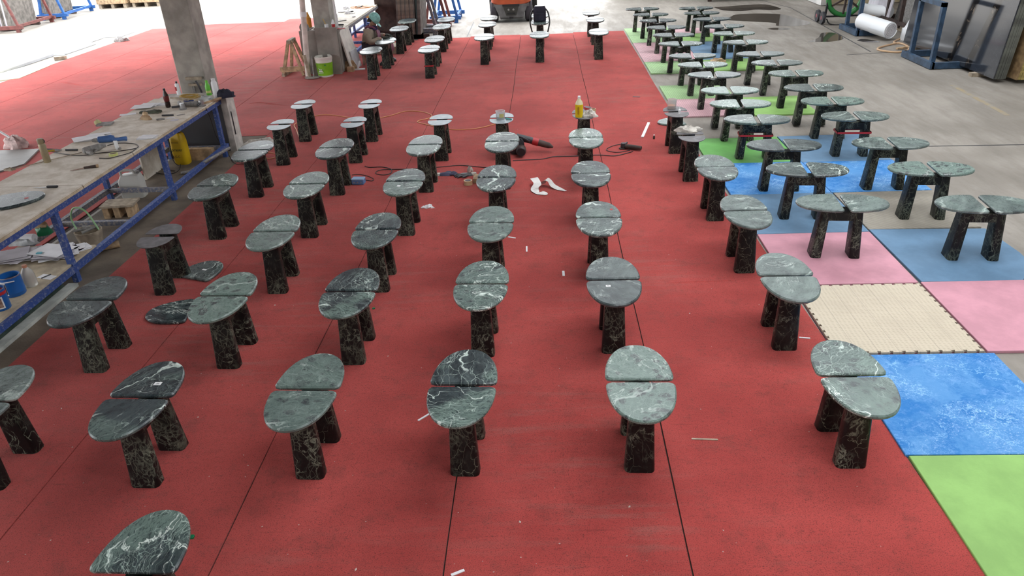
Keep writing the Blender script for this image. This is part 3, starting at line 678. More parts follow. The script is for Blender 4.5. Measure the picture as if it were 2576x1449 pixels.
# chisel, knife
t = th(218, 425, 'worn chisel with dark handle lying on the near workbench', 'chisel', 'chisel', rz=.42, group=BG)
MB().tube([(-.02, 0, .014), (.05, 0, .014), (.10, 0, .014)], [.011, .013, .015], 10).ob('handle', M_BROWNSTEEL, t, True); plab(MB().tube([(.085, 0, .014), (.105, 0, .014)], .0165, 10).ob('ferrule', M_CLAY, t, True), 'tan end collar'); MB().loft([[(-.02, -.008, .01), (-.02, .008, .01), (-.02, .008, .016), (-.02, -.008, .016)], [(-.11, -.012, .006), (-.11, .012, .006), (-.11, .012, .009), (-.11, -.012, .009)], [(-.14, 0, .004), (-.14, .004, .004), (-.14, .004, .006), (-.14, 0, .006)]]).ob('blade', mat('rusty_blade', (.25, .14, .1), .6), t)
t = th(112, 473, 'knife with black handle lying in front of marble half top', 'knife', 'knife', group=BG)
MB().prism(rrect(.10, .022, .006, 2, (.075, 0)), .002, .02, .004).ob('handle', M_BLACK, t); MB().prism([(.025, -.01), (.025, .012), (-.06, .004), (-.10, -.006), (-.05, -.012)], .006, .009).ob('blade', M_STEEL, t)
# papers on the bench
def sheet(x, y, wx, wy, rz, label, z=BZ, m=None, n=1, name='paper_sheet', group=BG, cat='paper'):
    p = at(x, y, z); mb = MB(); rd = random.Random(x*y)
    if n == 1:
        o = mb.box((0, 0, .002), (wx, wy, .002)).ob(name, m or M_PAPER, loc=p); o.rotation_euler = (0, 0, rz); return tag(o, label, cat, group)
    rt = root(name, label, cat, p, rz, group)
    for k in range(n):
        MB().box((0, 0, 0), (wx*rd.uniform(.7, .95), wy*rd.uniform(.7, .95), .003)).ob('sheet', m if m and k % 3 else M_PAPER, rt, loc=(rd.uniform(-.06, .06)*min(1, n/4), rd.uniform(-.05, .05)*min(1, n/4), .003+k*.0055)).rotation_euler = (0, 0, rd.uniform(-.5, .5))
    return rt
sheet(232, 347, .34, .22, .15, 'stack of white papers under the blue drill', n=3, name='paper_stack'); sheet(250, 337, .20, .07, .3, 'narrow white note lying over the paper stack', z=BZ+.014)
sheet(364, 346, .22, .17, .35, 'white writing pad on the bench beside blue drill', n=2, name='paper_stack'); sheet(372, 268, .26, .2, .5, 'pile of white printed papers before the cola bottle', n=4, name='paper_stack')
sheet(322, 288, .18, .09, .4, 'small cream envelope lying behind the brown stone'); sheet(430, 297, .09, .05, .1, 'small white card lying on bench near short rod'); sheet(408, 263, .16, .12, .1, 'white carton lid lying beside cola bottle')
sheet(437, 303, .07, .05, .2, 'clear plastic scrap lying on bench near the edge', m=M_PAPERG); sheet(455, 289, .09, .03, .6, 'thin grey shim lying on bench near angle grinder', m=M_GREY)
t = th(265, 314, 'grey stone tile with yellow scrap on the far bench edge', 'tile', 'stone_tile', rz=.15, group=BG)
MB().box((0, 0, .01), (.16, .12, .018)).ob('tile', M_GREY, t); plab(lump(3, .07, .06, .05).ob('scrap', mat('pale_yellow_scrap', (.5, .47, .25), .8), t, True, (-.09, .04, .005)), 'pale yellow scrap')
# gloves
def glove(x, y, z, rz, m, cuff, label, group=None, sc=1.0):
    p = at(x, y, z); rt = root('work_glove', label, 'glove', p, rz, group)
    MB().loft([[(xx, yy*sc, zz*sc) for yy, zz in ((-w_, .004), (-w_*.7, h_), (w_*.7, h_), (w_, .004))] for xx, w_, h_ in ((-.10*sc, .036, .02), (-.06*sc, .038, .026), (-.0, .046, .03), (.03*sc, .042, .026))]).ob('palm', m, rt, True, ang=70)
    for i, (yo, L, sp) in enumerate(((-.033, .060, -.018), (-.011, .078, -.006), (.011, .074, .006), (.032, .056, .02))):
        MB().tube([(.02*sc, yo*sc, .014), ((.03+L*.5)*sc, (yo+sp*.5)*sc, .018), ((.03+L)*sc, (yo+sp)*sc, .010)], [.0115, .011, .008], 7).ob('finger', m, rt, True)
    MB().tube([(-.04*sc, .03*sc, .014), (-.01*sc, .062*sc, .016), (.03*sc, .072*sc, .011)], [.013, .012, .009], 7).ob('thumb', m, rt, True)
    MB().loft([[(xx, yy*sc, zz) for yy, zz in ((-.034, .004), (-.024, .024), (.024, .024), (.034, .004))] for xx in (-.15*sc, -.095*sc)]).ob('cuff', cuff, rt, True)
    return rt
glove(385, 284, BZ, .0, M_OLIVE, M_OLIVE, 'dark olive work glove lying behind the brown stone on bench', BG)
glove(1128, 440, 0, .05, mat('navy_glove_rubber', (.045, .045, .09), .6, var=.3), M_RAG, 'navy dipped work glove with white cuff on red carpet')
glove(1166, 443, 0, 3.5, M_DARK, M_RAG, 'black tipped white work glove on carpet by masking tape roll')
# brown stone lump, shoe shaped
t = th(368, 300, 'brown shoe shaped lump of sandstone on near workbench', 'stone', 'sandstone_lump', rz=-.5, group=BG)
lump(8, .16, .09, .05, rough=.12).ob('base', M_CLAY, t, True); plab(lump(9, .07, .06, .04, rough=.12).ob('top_piece', M_WOOD, t, True, (-.01, .01, .045)), 'paler piece on top')
# cola bottle etc
t = th(424, 270, 'plastic cola bottle with dark drink standing on bench', 'bottle', 'cola_bottle', group=BG)
lath(t, 'body', [(.024, 0), (.031, .008), (.031, .05), (.027, .075), (.032, .11), (.030, .15), (.014, .195), (.012, .205)], M_COLA, 16); lath(t, 'cap', [(.014, .205), (.014, .225), (.012, .228)], M_BLACK); plab(lath(t, 'label_band', [(.0305, .075), (.0335, .11), (.0315, .14)], mat('dark_red_wrap', (.12, .012, .012), .3)), 'dark red wrap')
t = th(451, 238, 'white aerosol can with red print beside the column foot', 'can', 'aerosol_can', group=BG)
lath(t, 'body', [(.026, 0), (.027, .13), (.018, .145)], M_WHITE); lath(t, 'nozzle', [(.012, .145), (.012, .17)], M_DARK); plab(MB().box((-.012, -.026, .08), (.02, .004, .05)).ob('print', M_RED, t), 'red print')
t = th(527, 239, 'bright green plastic bottle standing at end of bench', 'bottle', 'green_bottle', group=BG)
lath(t, 'body', [(.030, 0), (.033, .01), (.033, .11), (.018, .15), (.015, .16)], M_GREEN); lath(t, 'cap', [(.016, .16), (.016, .185)], M_GREEN); plab(lath(t, 'label_band', [(.0336, .03), (.0338, .06)], M_TAPEG), 'yellow label')
t = th(546, 245, 'tall white flask standing at far end of bench', 'flask', 'white_flask', group=BG)
lath(t, 'body', [(.034, 0), (.036, .01), (.036, .185), (.026, .205)], M_WHITE); lath(t, 'lid', [(.024, .205), (.026, .235)], M_WHITE); MB().tube(smoothpts([(-.03, -.01, .23), (-.045, -.02, .15), (-.04, -.02, .05)]), .004).ob('strap', M_DARK, t)
t = th(568, 244, 'crumpled dark navy cloth on the pedestal beside white flask', 'cloth', 'dark_cloth', group=BG)
t.location.z = .72; lump(21, .22, .16, .09, rough=.3).ob('cloth_heap', M_NAVY, t, True)
# cable coils
def coil(x, y, z, r, n, m, label, sq=.75, name='cable_coil', group=BG, seed=1):
    p = at(x, y, z); rd = random.Random(seed); pts = []
    for i in range(n*14):
        a = 2*PI*i/14; k = r*(1+.12*math.sin(a*.37+seed)); pts.append((k*math.cos(a), sq*k*math.sin(a), .006+.010*(i/(14*n))*n*.8+.004*math.sin(a*2.3)))
    return tag(MB().tube(pts, .0042, 6).ob(name, m, None, True, p), label, 'cable', group)
coil(478, 248, BZ, .12, 5, M_YCORD, 'yellow cable coil heaped by the column foot'); coil(477, 262, BZ, .055, 5, mat('blue_cord', (.02, .05, .18), .5), 'small blue cable coil beside the grinders', .8, seed=4)
t = th(517, 252, 'crumpled clear plastic bag on the bench end', 'bag', 'plastic_bag', group=BG); lump(31, .16, .12, .05, rough=.3).ob('bag', mat('hazy_film', (.6, .63, .62), .25, trans=.35, var=.2), t, True)
tag(MB().beam(at(505, 262, BZ+.012), at(556, 246, BZ+.012), .024, .02).ob('wood_stick', M_WOOD), 'pale wooden batten lying along bench end edge', 'wood', BG)
tag(MB().beam(at(430, 246, BZ+.05), at(475, 250, BZ+.05), .03, .02).ob('wood_stick', M_WOODG), 'dusty wooden stick lying over the yellow cable coil', 'wood', BG)
# angle grinders on bench
def grinder(x, y, z, rz, label, group=None, m=M_GREY):
    p = at(x, y, z); t = root('angle_grinder', label, 'grinder', p, rz, group)
    lath(t, 'body', [(.022, -.16), (.025, -.15), (.03, -.06), (.031, .03), (.024, .05)], m, M=RY, c=(0, 0, .034)); lath(t, 'gear_head', [(.030, -.03), (.033, 0), (.028, .04)], M_STEEL if m is M_GREY else M_DARK, c=(.075, 0, .034)); lath(t, 'disc_guard', [(.045, 0), (.047, .012), (.02, .016)], m, c=(.08, 0, .0)); MB().tube([(.07, -.03, .04), (.07, -.12, .045)], .013, 8).ob('side_handle', M_DARK, t, True)
    return t
grinder(458, 272, BZ, -1.0, 'grey dusty angle grinder lying nearest the bench edge', BG); grinder(492, 268, BZ, .1, 'second grey angle grinder lying behind the first', BG)
tag(MB().beam(at(470, 255, BZ+.02), at(500, 258, BZ+.02), .018, .018).ob('metal_rod', M_GREY), 'grey tool shaft beside the blue cable coil', 'rod', BG)
p = at(440, 302, BZ); tag(MB().lathe([(.045, 0), (.045, .003), (.02, .006)], n=20).ob('sanding_disc', M_PAPERG, None, True, p), 'thin round sanding disc lying on bench', 'disc', BG)
# bracket hung on the column
t = root('wooden_bracket', 'old wooden clamp bracket hanging on the first column above bench', 'bracket', (-4.55, 9.57, .84), 0, BG)
MB().box((0, 0, .06), (.20, .05, .035)).ob('upper_bar', M_WOODG, t); MB().box((0, 0, -.02), (.16, .045, .03)).ob('lower_bar', M_WOODG, t); MB().box((-.03, .01, -.07), (.03, .03, .14)).ob('stem', M_GREY, t); MB().tube(smoothpts([(.03, -.02, .03), (.06, -.03, -.03), (.075, -.02, -.12)]), .013).ob('hose', M_DARK, t, True)

p = at(40, 400); tag(MB().prism([tuple(at(*q).xy) for q in ((-60, 384), (100, 377), (62, 415), (-20, 440), (-60, 452))], -.009, .018).ob('stone_sheet', mat('grey_stone_sheet', (.20, .19, .18), .55, var=.15, vscale=3)), 'grey stone sheet lying on floor behind the near workbench', 'sheet', BG)
t = root('mop', 'white handled dusty mop standing behind the near workbench', 'mop', at(42, 372, 0), 0, BG)
MB().tube([(-.62, -.02, .62), (-.02, 0, .13)], .016, 8).ob('handle', M_WHITE, t, True); lump(77, .34, .2, .15, n=18, rough=.35).ob('mop_head', mat('dusty_pink_mop', (.50, .38, .36), .95, var=.2, vscale=20), t, True)
tag(MB().tube([at(22, 428, BZ+.006), at(206, 383, BZ+.006)], .004, 6).ob('thin_rod', M_WOODG), 'long thin rod lying across the near workbench behind flask', 'rod', BG)
t = th(24, 429, 'small crumpled brown wire bundle at bench rear edge', 'bundle', 'wire_bundle', group=BG); lump(78, .10, .05, .025, rough=.35).ob('bundle', M_WOODG, t, True)
# ---- under the bench
UB = 'things stored under the near workbench'
t = root('sprayer_tank', 'yellow sprayer tank standing on floor under the bench end', 'sprayer', (-4.60, 8.86, -.006), -.1, UB)
MB().loft([[(x, y, z) for x, y in rrect(.19*k, .14*k, .05*k, 4)] for z, k in ((0, .88), (.02, 1), (.16, 1.04), (.30, 1), (.37, .9), (.40, .7))]).ob('tank', M_YELLOW, t, True); lath(t, 'cap', [(.045, .40), (.045, .43)], M_DARK); MB().tube(smoothpts([(-.09, -.02, .38), (-.12, -.03, .2), (-.08, -.08, .06), (-.02, -.09, .0)]), .005).ob('strap', M_DARK, t)
text('Sprayer', .055, mat('dark_green_print', (.03, .06, .01), .6), t, (-.01, -.0745, .20), (PI/2, 0, 0)); text('A.G.C', .04, M_OLIVE, t, (-.03, -.0735, .11), (PI/2, 0, 0)); text('HIGH GRADE', .016, M_DARK, t, (-.01, -.072, .29), (PI/2, 0, 0))
t = root('jerrycan', 'milky white plastic jerrycan standing on floor under the bench', 'jerrycan', (-4.66, 7.72, -.006), .1, UB)
MB().loft([[(x, y, z) for x, y in rrect(wx, wy, .03, 3, (cx, 0))] for z, wx, wy, cx in ((0, .24, .15, 0), (.02, .25, .16, 0), (.20, .25, .16, 0), (.26, .20, .13, .01), (.27, .06, .05, .08))]).ob('body', M_JERRY, t, True); MB().tube(smoothpts([(-.09, 0, .23), (-.09, 0, .30), (-.03, 0, .31), (.04, 0, .30), (.06, 0, .24)]), .014).ob('handle', M_JERRY, t, True); lath(t, 'cap', [(.022, .27), (.022, .295)], M_GREY, c=(.09, 0, 0))
t = root('step_stool', 'low wooden offcut stool on floor under the bench', 'stool', (-4.52, 7.16, -.006), .12, UB)
MB().box((0, 0, .135), (.34, .22, .022)).ob('board', M_WOODG, t)
for x in (-.13, -.02, .11): MB().box((x, 0, .062), (.06, .17, .124)).ob('foot', M_WOOD, t)
t = root('tool_bucket', 'dusty plastic bucket full of hand tools with green hose handle', 'bucket', (-4.45, 6.42, -.006), 0, UB)
lath(t, 'bucket', [(.10, 0), (.125, .15), (.117, .15), (.095, .01)], M_WOODG, 20); MB().tube(smoothpts([(-.12, .02, .13), (-.16, .05, .26), (-.10, .05, .36), (.02, .03, .33), (.11, .0, .15)]), .008).ob('hose_loop', mat('pale_green_hose', (.25, .45, .22), .4), t, True)
for i, (a, b) in enumerate((((-.13, -.03, .15), (.05, .03, .165)), ((-.08, .06, .16), (.09, .02, .16)), ((-.02, -.07, .15), (.1, .05, .18)))): MB().tube([a, b], .014, 8).ob('hand_tool', M_GREY, t, True)
p = at(262, 633, 0); tag(MB().tube([(-.10, -.05, .032), (.10, .06, .032)], .034, 10).ob('wood_offcut', M_WOOD, None, True, (p.x, p.y+.05, -.004)), 'short brown timber offcut on floor below bench rail', 'wood', UB)
tag(MB().box((-4.42, 9.02, .07), (.34, .12, .15)).ob('wooden_crate', M_WOOD), 'brown wooden crate behind the lower rail beside yellow sprayer', 'crate', UB)
tag(MB().box((-4.80, 8.5, .2), (.02, .5, .4)).ob('leaning_board', M_PLY), 'white leaning board under bench beside the yellow sprayer', 'board', UB)
tag(MB().tube(smoothpts([at(*q, BZ-.01) for q in ((518, 272),)]+[at(530, 300, .5), at(545, 345, .25), at(570, 380, .02), at(590, 410, .005), at(612, 412, .005), at(660, 415, .005)]), .004).ob('extension_lead', M_CORD), 'dark cable hanging from bench end down onto the carpet', 'cord', UB)
tag(MB().tube(smoothpts([at(*q, .006) for q in ((430, 380), (450, 402), (452, 425), (430, 437), (395, 435), (390, 427), (410, 425), (440, 430))]), .005).ob('extension_lead', M_CORD), 'dark cable looped on floor below the yellow sprayer', 'cord', UB)
tag(MB().tube(smoothpts([at(455, 435, .02), at(480, 430, .03), at(520, 405, .16), at(578, 372, .17)]), .018).ob('grey_hose', M_GREY, None, True), 'grey flexible hose climbing over the lower bench rail', 'hose', UB)
SZ = .175
t = th(40, 738, 'blue paint can with wire handle on the lower bench shelf', 'can', 'paint_can', SZ, group=UB)
lath(t, 'can', [(.075, 0), (.078, .004), (.078, .165), (.07, .165), (.068, .12)], M_CANBLUE, 22); lath(t, 'paint', [(.066, .118), (.0665, .122)], M_DARK, 20); plab(lath(t, 'rim', [(.0795, .160), (.0795, .168)], M_STEEL, 22), 'bright metal rim'); MB().tube(smoothpts([(-.06, -.06, .13), (.0, -.082, .135), (.07, -.05, .135)]), .005).ob('handle', M_WHITE, t); plab(MB().lathe([(.0788, .03), (.0788, .12)], n=22, cap=False).ob('label_band', M_CANBLUE, t, True), 'blue label'); plab(MB().prism([(-.055, 0), (-.01, 0), (-.01, .005), (-.055, .005)], .02, .13).ob('print', M_WHITE, t, loc=(.015, -.079, 0)), 'white bordered dark picture'); plab(MB().box((-.015, -.0825, .075), (.035, .003, .085)).ob('picture', M_BROWNSTEEL, t), 'dark picture')
t = th(6, 775, 'blue and red paint can with picture label at lower shelf edge', 'can', 'paint_can', SZ, group=UB)
lath(t, 'can', [(.062, 0), (.065, .004), (.065, .17), (.058, .17), (.056, .12)], M_CANBLUE, 22); lath(t, 'paint', [(.054, .118), (.0545, .122)], M_DARK, 20); lath(t, 'red_band', [(.0656, .125), (.0656, .15)], M_RED, 22); lath(t, 'rim', [(.0665, .166), (.0665, .172)], M_STEEL, 22)
plab(MB().add([(.0668*math.cos(a), .0668*math.sin(a), z) for z in (.02, .115) for a in (-2.0, -1.7, -1.4, -1.1, -.8, -.5)], [(i, i+1, i+7, i+6) for i in range(5)]).ob('picture_label', M_WHITE, t), 'white bordered picture label'); plab(MB().add([(.0674*math.cos(a), .0674*math.sin(a), z) for z in (.03, .105) for a in (-1.85, -1.6, -1.35, -1.1, -.85, -.65)], [(i, i+1, i+7, i+6) for i in range(5)]).ob('picture', mat('brown_print', (.14, .07, .05), .4, col2=(.35, .25, .2), vscale=40), t), 'brown printed picture'); MB().tube([(-.03, -.02, .13), (.0, -.03, .22)], .01).ob('brush_handle', M_WHITE, t, True)
t = th(80, 718, 'clear plastic bottle with orange cap on lower bench shelf', 'bottle', 'clear_bottle', SZ, group=UB)
lath(t, 'body', [(.045, 0), (.05, .008), (.05, .09), (.042, .13), (.018, .165)], mat('cloudy_bottle', (.62, .60, .56), .25, trans=.5), 18); lath(t, 'cap', [(.018, .165), (.018, .187)], mat('faded_orange', (.45, .2, .12), .5))
sheet(45, 648, .34, .30, .35, 'tall pile of grey drawings at left of lower shelf', SZ, M_PAPERG, 9, 'paper_stack', UB); sheet(138, 640, .36, .28, .1, 'pile of grey and white papers beside bench leg', SZ, M_PAPERG, 10, 'paper_stack', UB); sheet(190, 628, .2, .18, .4, 'loose white papers beyond the bench leg on shelf', SZ, M_PAPER, 4, 'paper_stack', UB)
sheet(118, 697, .15, .07, -.3, 'white card with pencils on lower shelf front', SZ, M_PAPER, 1, group=UB)
tag(MB().tube([at(104, 700, SZ+.012), at(128, 690, SZ+.012)], .005).ob('pencil', M_DARK), 'dark carpenter pencil lying on white card', 'pencil', UB)
t = th(100, 640, 'turquoise binder clip holding the papers on lower shelf', 'clip', 'binder_clip', SZ+.045, group=UB); MB().prism(rrect(.05, .03, .004, 2), 0, .02, .004).ob('clip', mat('turquoise', (.1, .35, .42), .5), t); MB().tube(smoothpts([(.02, -.01, .015), (.05, 0, .02), (.02, .01, .015)]), .002).ob('wire_arm', M_STEEL, t)
t = th(60, 612, 'clear plastic bag with tape roll inside on lower shelf', 'bag', 'plastic_bag', SZ+.03, group=UB); lump(41, .26, .14, .07, rough=.25).ob('bag', mat('grey_film', (.5, .52, .52), .3, trans=.3, var=.3, vscale=14), t, True); plab(MB().lathe([(.04, -.06), (.04, .06)], (.06, 0, .05), 16, True, RY).ob('film_roll', M_PAPER, t, True), 'roll of film')
t = th(112, 588, 'green netting bundle with brown cloth hanging on rear rail', 'bundle', 'net_bundle', SZ+.03, group=UB); lump(43, .14, .12, .09, rough=.2).ob('net', M_GREEN2, t, True); lump(44, .12, .10, .07, rough=.3).ob('cloth', M_CLAY, t, True, (-.01, 0, .075))
# stone strips on the floor in front of the bench
for i, (dx, wd, lab, m) in enumerate(((0, .085, 'pale grey marble strip lying on floor before bench, outermost', mat('pale_marble', (.42, .44, .41), .25, var=.2)), (-.10, .02, 'thin green edged glass strip on floor nearest bench', mat('glass_green', (.10, .14, .12), .1, var=.2)))):
    tag(MB().box((-4.12+dx, 4.45, .012), (wd, 2.15, .03)).ob('stone_strip', m), lab, 'strip', 'stone strips on the floor before the bench')

# ---------------------------------------------------------------- things on the carpet and on the topless tables
PZ = TZ0+.007
CG = 'things lying on the red carpet'
t = th(903, 462, 'small blue power supply box with cords on red carpet', 'box', 'power_box', 0, -.08, CG)
MB().prism(rrect(.14, .09, .006, 1), .004, .055, .003).ob('housing', mat('light_blue_box', (.10, .20, .40), .5), t); plab(MB().prism(rrect(.144, .094, .006, 1), .055, .068, .003).ob('lid', mat('paler_blue', (.24, .36, .52), .45), t), 'paler blue lid'); MB().box((-.075, -.01, .03), (.012, .03, .02)).ob('plug', M_GREY, t)
for i, x in enumerate((-.04, 0, .04)): MB().lathe([(.008, 0), (.008, .006)], (x, -.045, .03), 10, True, RX).ob('knob', M_GREY, t, True)
roll(1178, 464, 0, .048, .05, M_TAPE, 'beige masking tape roll standing on red carpet', .76, group=CG, core=M_PAPERG)
p = at(1200, 455, 0); tag(MB().prism(rrect(.075, .16, .002, 1), 0, .055, .002).ob('wood_block', M_WOOD, loc=(p.x, p.y, 0)), 'pale wood block beside the masking tape roll', 'wood', CG)
t = th(1182, 432, 'crumpled pale paper wrapper behind the black tipped glove', 'paper', 'paper_wrapper', 0, 0, CG); lump(51, .06, .06, .06, rough=.35).ob('wrapper', M_RAG, t, True)
# protective film strips
def ribbon(pts, wd, label, seed):
    P = smoothpts(pts, 5); vs = []; fs = []
    for i, q in enumerate(P):
        d = P[min(i+1, len(P)-1)]-P[max(i-1, 0)]; nr = Vector((-d.y, d.x, 0)); nr.normalize()
        tw = .02*math.sin(i*.8+seed); vs += [q+nr*wd/2+Vector((0, 0, tw*.5+.004)), q-nr*wd/2+Vector((0, 0, abs(tw)*.3+.002))]
    for i in range(len(P)-1): fs.append((2*i, 2*i+1, 2*i+3, 2*i+2))
    n = len(vs); vs = vs+[v+Vector((0, 0, .002)) for v in vs]; fs = fs+[tuple(k+n for k in f) for f in fs]
    fs += [(0, 1, n+1, n), (n-2, n-1, 2*n-1, 2*n-2)]
    return tag(MB().add(vs, fs).ob('packing_strip', mat('white_foil', (.70, .68, .66), .5, var=.1)), label, 'packaging', CG)
ribbon([at(1343, 450, .06), at(1352, 462, .05), at(1345, 478, .01), at(1358, 487, 0), at(1378, 488, 0)], .085, 'crumpled white packing strip on carpet, nearer of two', 1)
ribbon([at(1365, 466, .0), at(1370, 455, .06), at(1382, 455, .07), at(1395, 472, .01), at(1424, 480, 0)], .07, 'curled white packing strip on carpet reaching right', 2)
def cord(pix, m, label, r=.005, z=.005, cat='cord', name='extension_lead'):
    return tag(MB().tube(smoothpts([at(*q, z) for q in pix]), r, 6).ob(name, m, None, True), label, cat, 'cords on the red carpet')
cord(((752, 345), (745, 325), (740, 316), (748, 309), (790, 292), (830, 289), (880, 296), (910, 300), (950, 297), (985, 290), (1020, 280), (1060, 281), (1085, 289), (1080, 297), (1052, 304), (1060, 310), (1130, 325), (1180, 325), (1215, 320), (1245, 312)), M_ORANGE, 'long thin orange cord winding between the topless tables', .006)
cord(((918, 418), (930, 421), (960, 420), (983, 425), (984, 435), (965, 440), (945, 436), (955, 428), (985, 426), (1030, 425), (1080, 422), (1120, 419), (1160, 416), (1220, 421), (1260, 421)), M_CORD, 'dark cord looped on carpet beyond the blue power box')
cord(((885, 440), (905, 439), (925, 443), (940, 450), (935, 455), (915, 452)), M_CORD, 'short dark cord ending at the blue power box', .004)
cord(((1290, 404), (1330, 402), (1365, 400), (1395, 394), (1440, 393), (1475, 391), (1510, 390), (1545, 392), (1575, 386), (1592, 381)), M_CORD, 'dark cord running from blower across carpet to grinder', .006)
cord(((1585, 378), (1555, 383), (1530, 380), (1527, 374), (1545, 366), (1568, 362)), M_CORD, 'dark cord loop behind the grinder on carpet', .005)
cord(((655, 388), (672, 384), (690, 386), (700, 392), (680, 399), (660, 396)), M_ORANGE, 'orange cord coil behind table in fifth row nearest workbench', .005)
t = grinder(1582, 376, 0, 2.7, 'brown dusty angle grinder on carpet with cord loop', CG, M_BROWNSTEEL)
# blower
t = th(1308, 388, 'black electric blower with red banded nozzle on carpet', 'blower', 'electric_blower', 0, 0, CG)
lath(t, 'fan_housing', [(.05, -.06), (.105, -.05), (.11, .03), (.06, .05)], M_DARK, 20, M=RX, c=(-.05, .02, .11)); lath(t, 'motor', [(.045, 0), (.06, .02), (.062, .10), (.055, .12)], M_BROWNSTEEL, 16, M=RX, c=(.02, -.02, .075)); lath(t, 'motor_cap', [(.056, 0), (.05, .02)], M_BLACK, 16, M=RX, c=(.02, -.14, .075))
MB().tube([(-.04, .1, .19), (.12, .09, .15), (.20, .08, .125)], [.045, .042, .04], 12).ob('outlet_tube', M_DARK, t, True); plab(MB().tube([(.16, .085, .138), (.23, .076, .118)], .047, 12).ob('tape_band', M_RED, t, True), 'red tape band'); MB().tube([(.23, .076, .118), (.36, .06, .08), (.41, .05, .06)], [.042, .036, .012], 12).ob('nozzle', M_BROWNSTEEL, t, True); MB().tube(smoothpts([(-.08, .05, .2), (.02, -.02, .22), (.10, -.0, .17), (.12, .04, .14)]), .014).ob('handle', M_DARK, t, True)
A, B = at(1616, 345, .006), at(1632, 309, .006)
tag(MB().beam(A, B, .035, .014).ob('white_batten', M_WHITE), 'white batten lying on carpet beside table with orange paste', 'batten', CG)
t = th(1645, 350, 'small dark bottle with white label standing on carpet', 'bottle', 'small_bottle', 0, 0, CG); lath(t, 'body', [(.013, 0), (.014, .035), (.008, .045)], M_BROWNSTEEL); lath(t, 'cap', [(.009, .045), (.009, .06)], M_WHITE)
# on the topless tables
def on(key, dx, dy, label, cat, name): return root(name, label, cat, (U[key].location.x+dx, U[key].location.y+dy, PZ), 0, 'things on the topless tables')
t = on('c5', -.065, -.155, 'large yellow liquid bottle standing on topless side table', 'bottle', 'yellow_bottle')
lath(t, 'body', [(.042, 0), (.046, .01), (.046, .16), (.04, .18), (.018, .215), (.015, .225)], mat('clear_shell', (.86, .82, .55), .15, trans=.35), 20); plab(lath(t, 'liquid', [(.0466, .006), (.0468, .155)], mat('yellow_liquid', (.70, .52, .01), .25), 20), 'yellow contents'); lath(t, 'cap', [(.017, .225), (.017, .25)], M_WHITE)
MARK = mat('dark_red_lettering', (.22, .03, .01), .5)
for i in range(4): 
    z = .048+i*.022; m = MB()
    m.box((0, 0, 0), (.018, .002, .004)); m.box((0, 0, .013), (.018, .002, .004)); m.box((-.0075, 0, .0065), (.003, .002, .013))
    if i % 2: m.box((.0075, 0, .0065), (.003, .002, .013))
    m.ob('lettering', MARK, t, loc=(-.01, -.0467, z))
t = on('c5', .06, -.13, 'crumpled white rag beside the yellow bottle on topless table', 'rag', 'crumpled_rag'); lump(61, .16, .16, .065, n=18, rough=.4).ob('cloth', M_RAG, t, True, ang=25)
roll(Vector((U['c5'].location.x+.05, U['c5'].location.y+.10, 0)), None, PZ+.02, .055, .03, M_RED, 'red tape roll tilted on topless table behind rag', .9, M=Matrix.Rotation(.25, 3, 'Y'), core=M_PAPERG)
roll(Vector((U['c5'].location.x+.115, U['c5'].location.y+.06, 0)), None, PZ, .032, .04, M_TAPE, 'small cream tape roll beside the red tape', .8)
t = on('c4', -.01, -.05, 'clear plastic tub with yellow label on topless side table', 'tub', 'plastic_tub'); lath(t, 'tub', [(.05, 0), (.058, .10), (.054, .10), (.046, .005)], M_CLEAR, 22); plab(MB().add([(.0565*math.cos(a), .0565*math.sin(a), z) for z in (.03, .075) for a in (-1.75, -1.5, -1.25, -1., -.75)], [(i, i+1, i+6, i+5) for i in range(4)]).ob('label_patch', mat('olive_label', (.45, .42, .16), .5), t), 'olive yellow label'); plab(lath(t, 'contents', [(.045, .004), (.05, .035)], mat('grey_green_paste', (.3, .36, .33), .6), 18), 'grey green paste')
t = on('c4', .085, -.09, 'small teal rubber piece beside the clear tub', 'rubber', 'rubber_piece'); MB().tube(smoothpts([(-.03, .02, .008), (0, 0, .01), (.04, -.015, .008)]), .009).ob('piece', mat('teal_rubber', (.06, .28, .27), .5), t, True)
t = on('c6', -.03, .135, 'clear cup half full of orange paste on topless table', 'cup', 'paste_cup'); lath(t, 'cup', [(.052, 0), (.055, .115), (.052, .115), (.048, .005)], M_CLEAR, 22); plab(lath(t, 'paste', [(.0475, .004), (.049, .042), (.02, .05)], mat('orange_paste', (.62, .24, .10), .6), 20), 'orange paste')
t = on('c6', .025, -.10, 'small white dropper bottle on topless table before paste cup', 'bottle', 'dropper_bottle'); lath(t, 'body', [(.014, 0), (.015, .045), (.006, .055)], M_WHITE); lath(t, 'nozzle', [(.006, .055), (.002, .085)], M_WHITE)
t = on('c6b', .0, .13, 'crumpled grey rag lying over topless table beside green mat', 'rag', 'crumpled_rag'); lump(62, .25, .13, .055, n=18, rough=.35).ob('cloth', M_RAG, t, True, ang=25)
t = th(660, 362, 'white plastic sheet heap on carpet behind table in fifth row', 'plastic', 'plastic_heap', 0, 0, CG); lump(63, .45, .3, .06, n=18, rough=.35).ob('sheet', M_RAG, t, True, ang=25)
t = th(1077, 522, 'small torn white paper lying on carpet in third column', 'paper', 'torn_paper', 0, 0, CG); lump(64, .12, .08, .025, rough=.4).ob('paper', M_PAPER, t, True, ang=25)
t = th(477, 1353, 'green plastic clip lying on carpet beside the front cut table', 'clip', 'green_clip', 0, .05, CG); MB().prism(rrect(.05, .022, .003, 1), 0, .012, .002).ob('clip', M_GREEN2, t); MB().prism(rrect(.018, .018, .003, 1, (-.02, 0)), .012, .018, .002).ob('tab', M_GREEN2, t)
t = th(940, 777, 'tiny green plastic chip on carpet in second row', 'chip', 'green_chip', 0, .4, CG); MB().prism(rrect(.022, .016, .003, 1), 0, .01, .002).ob('chip', M_GREEN2, t)
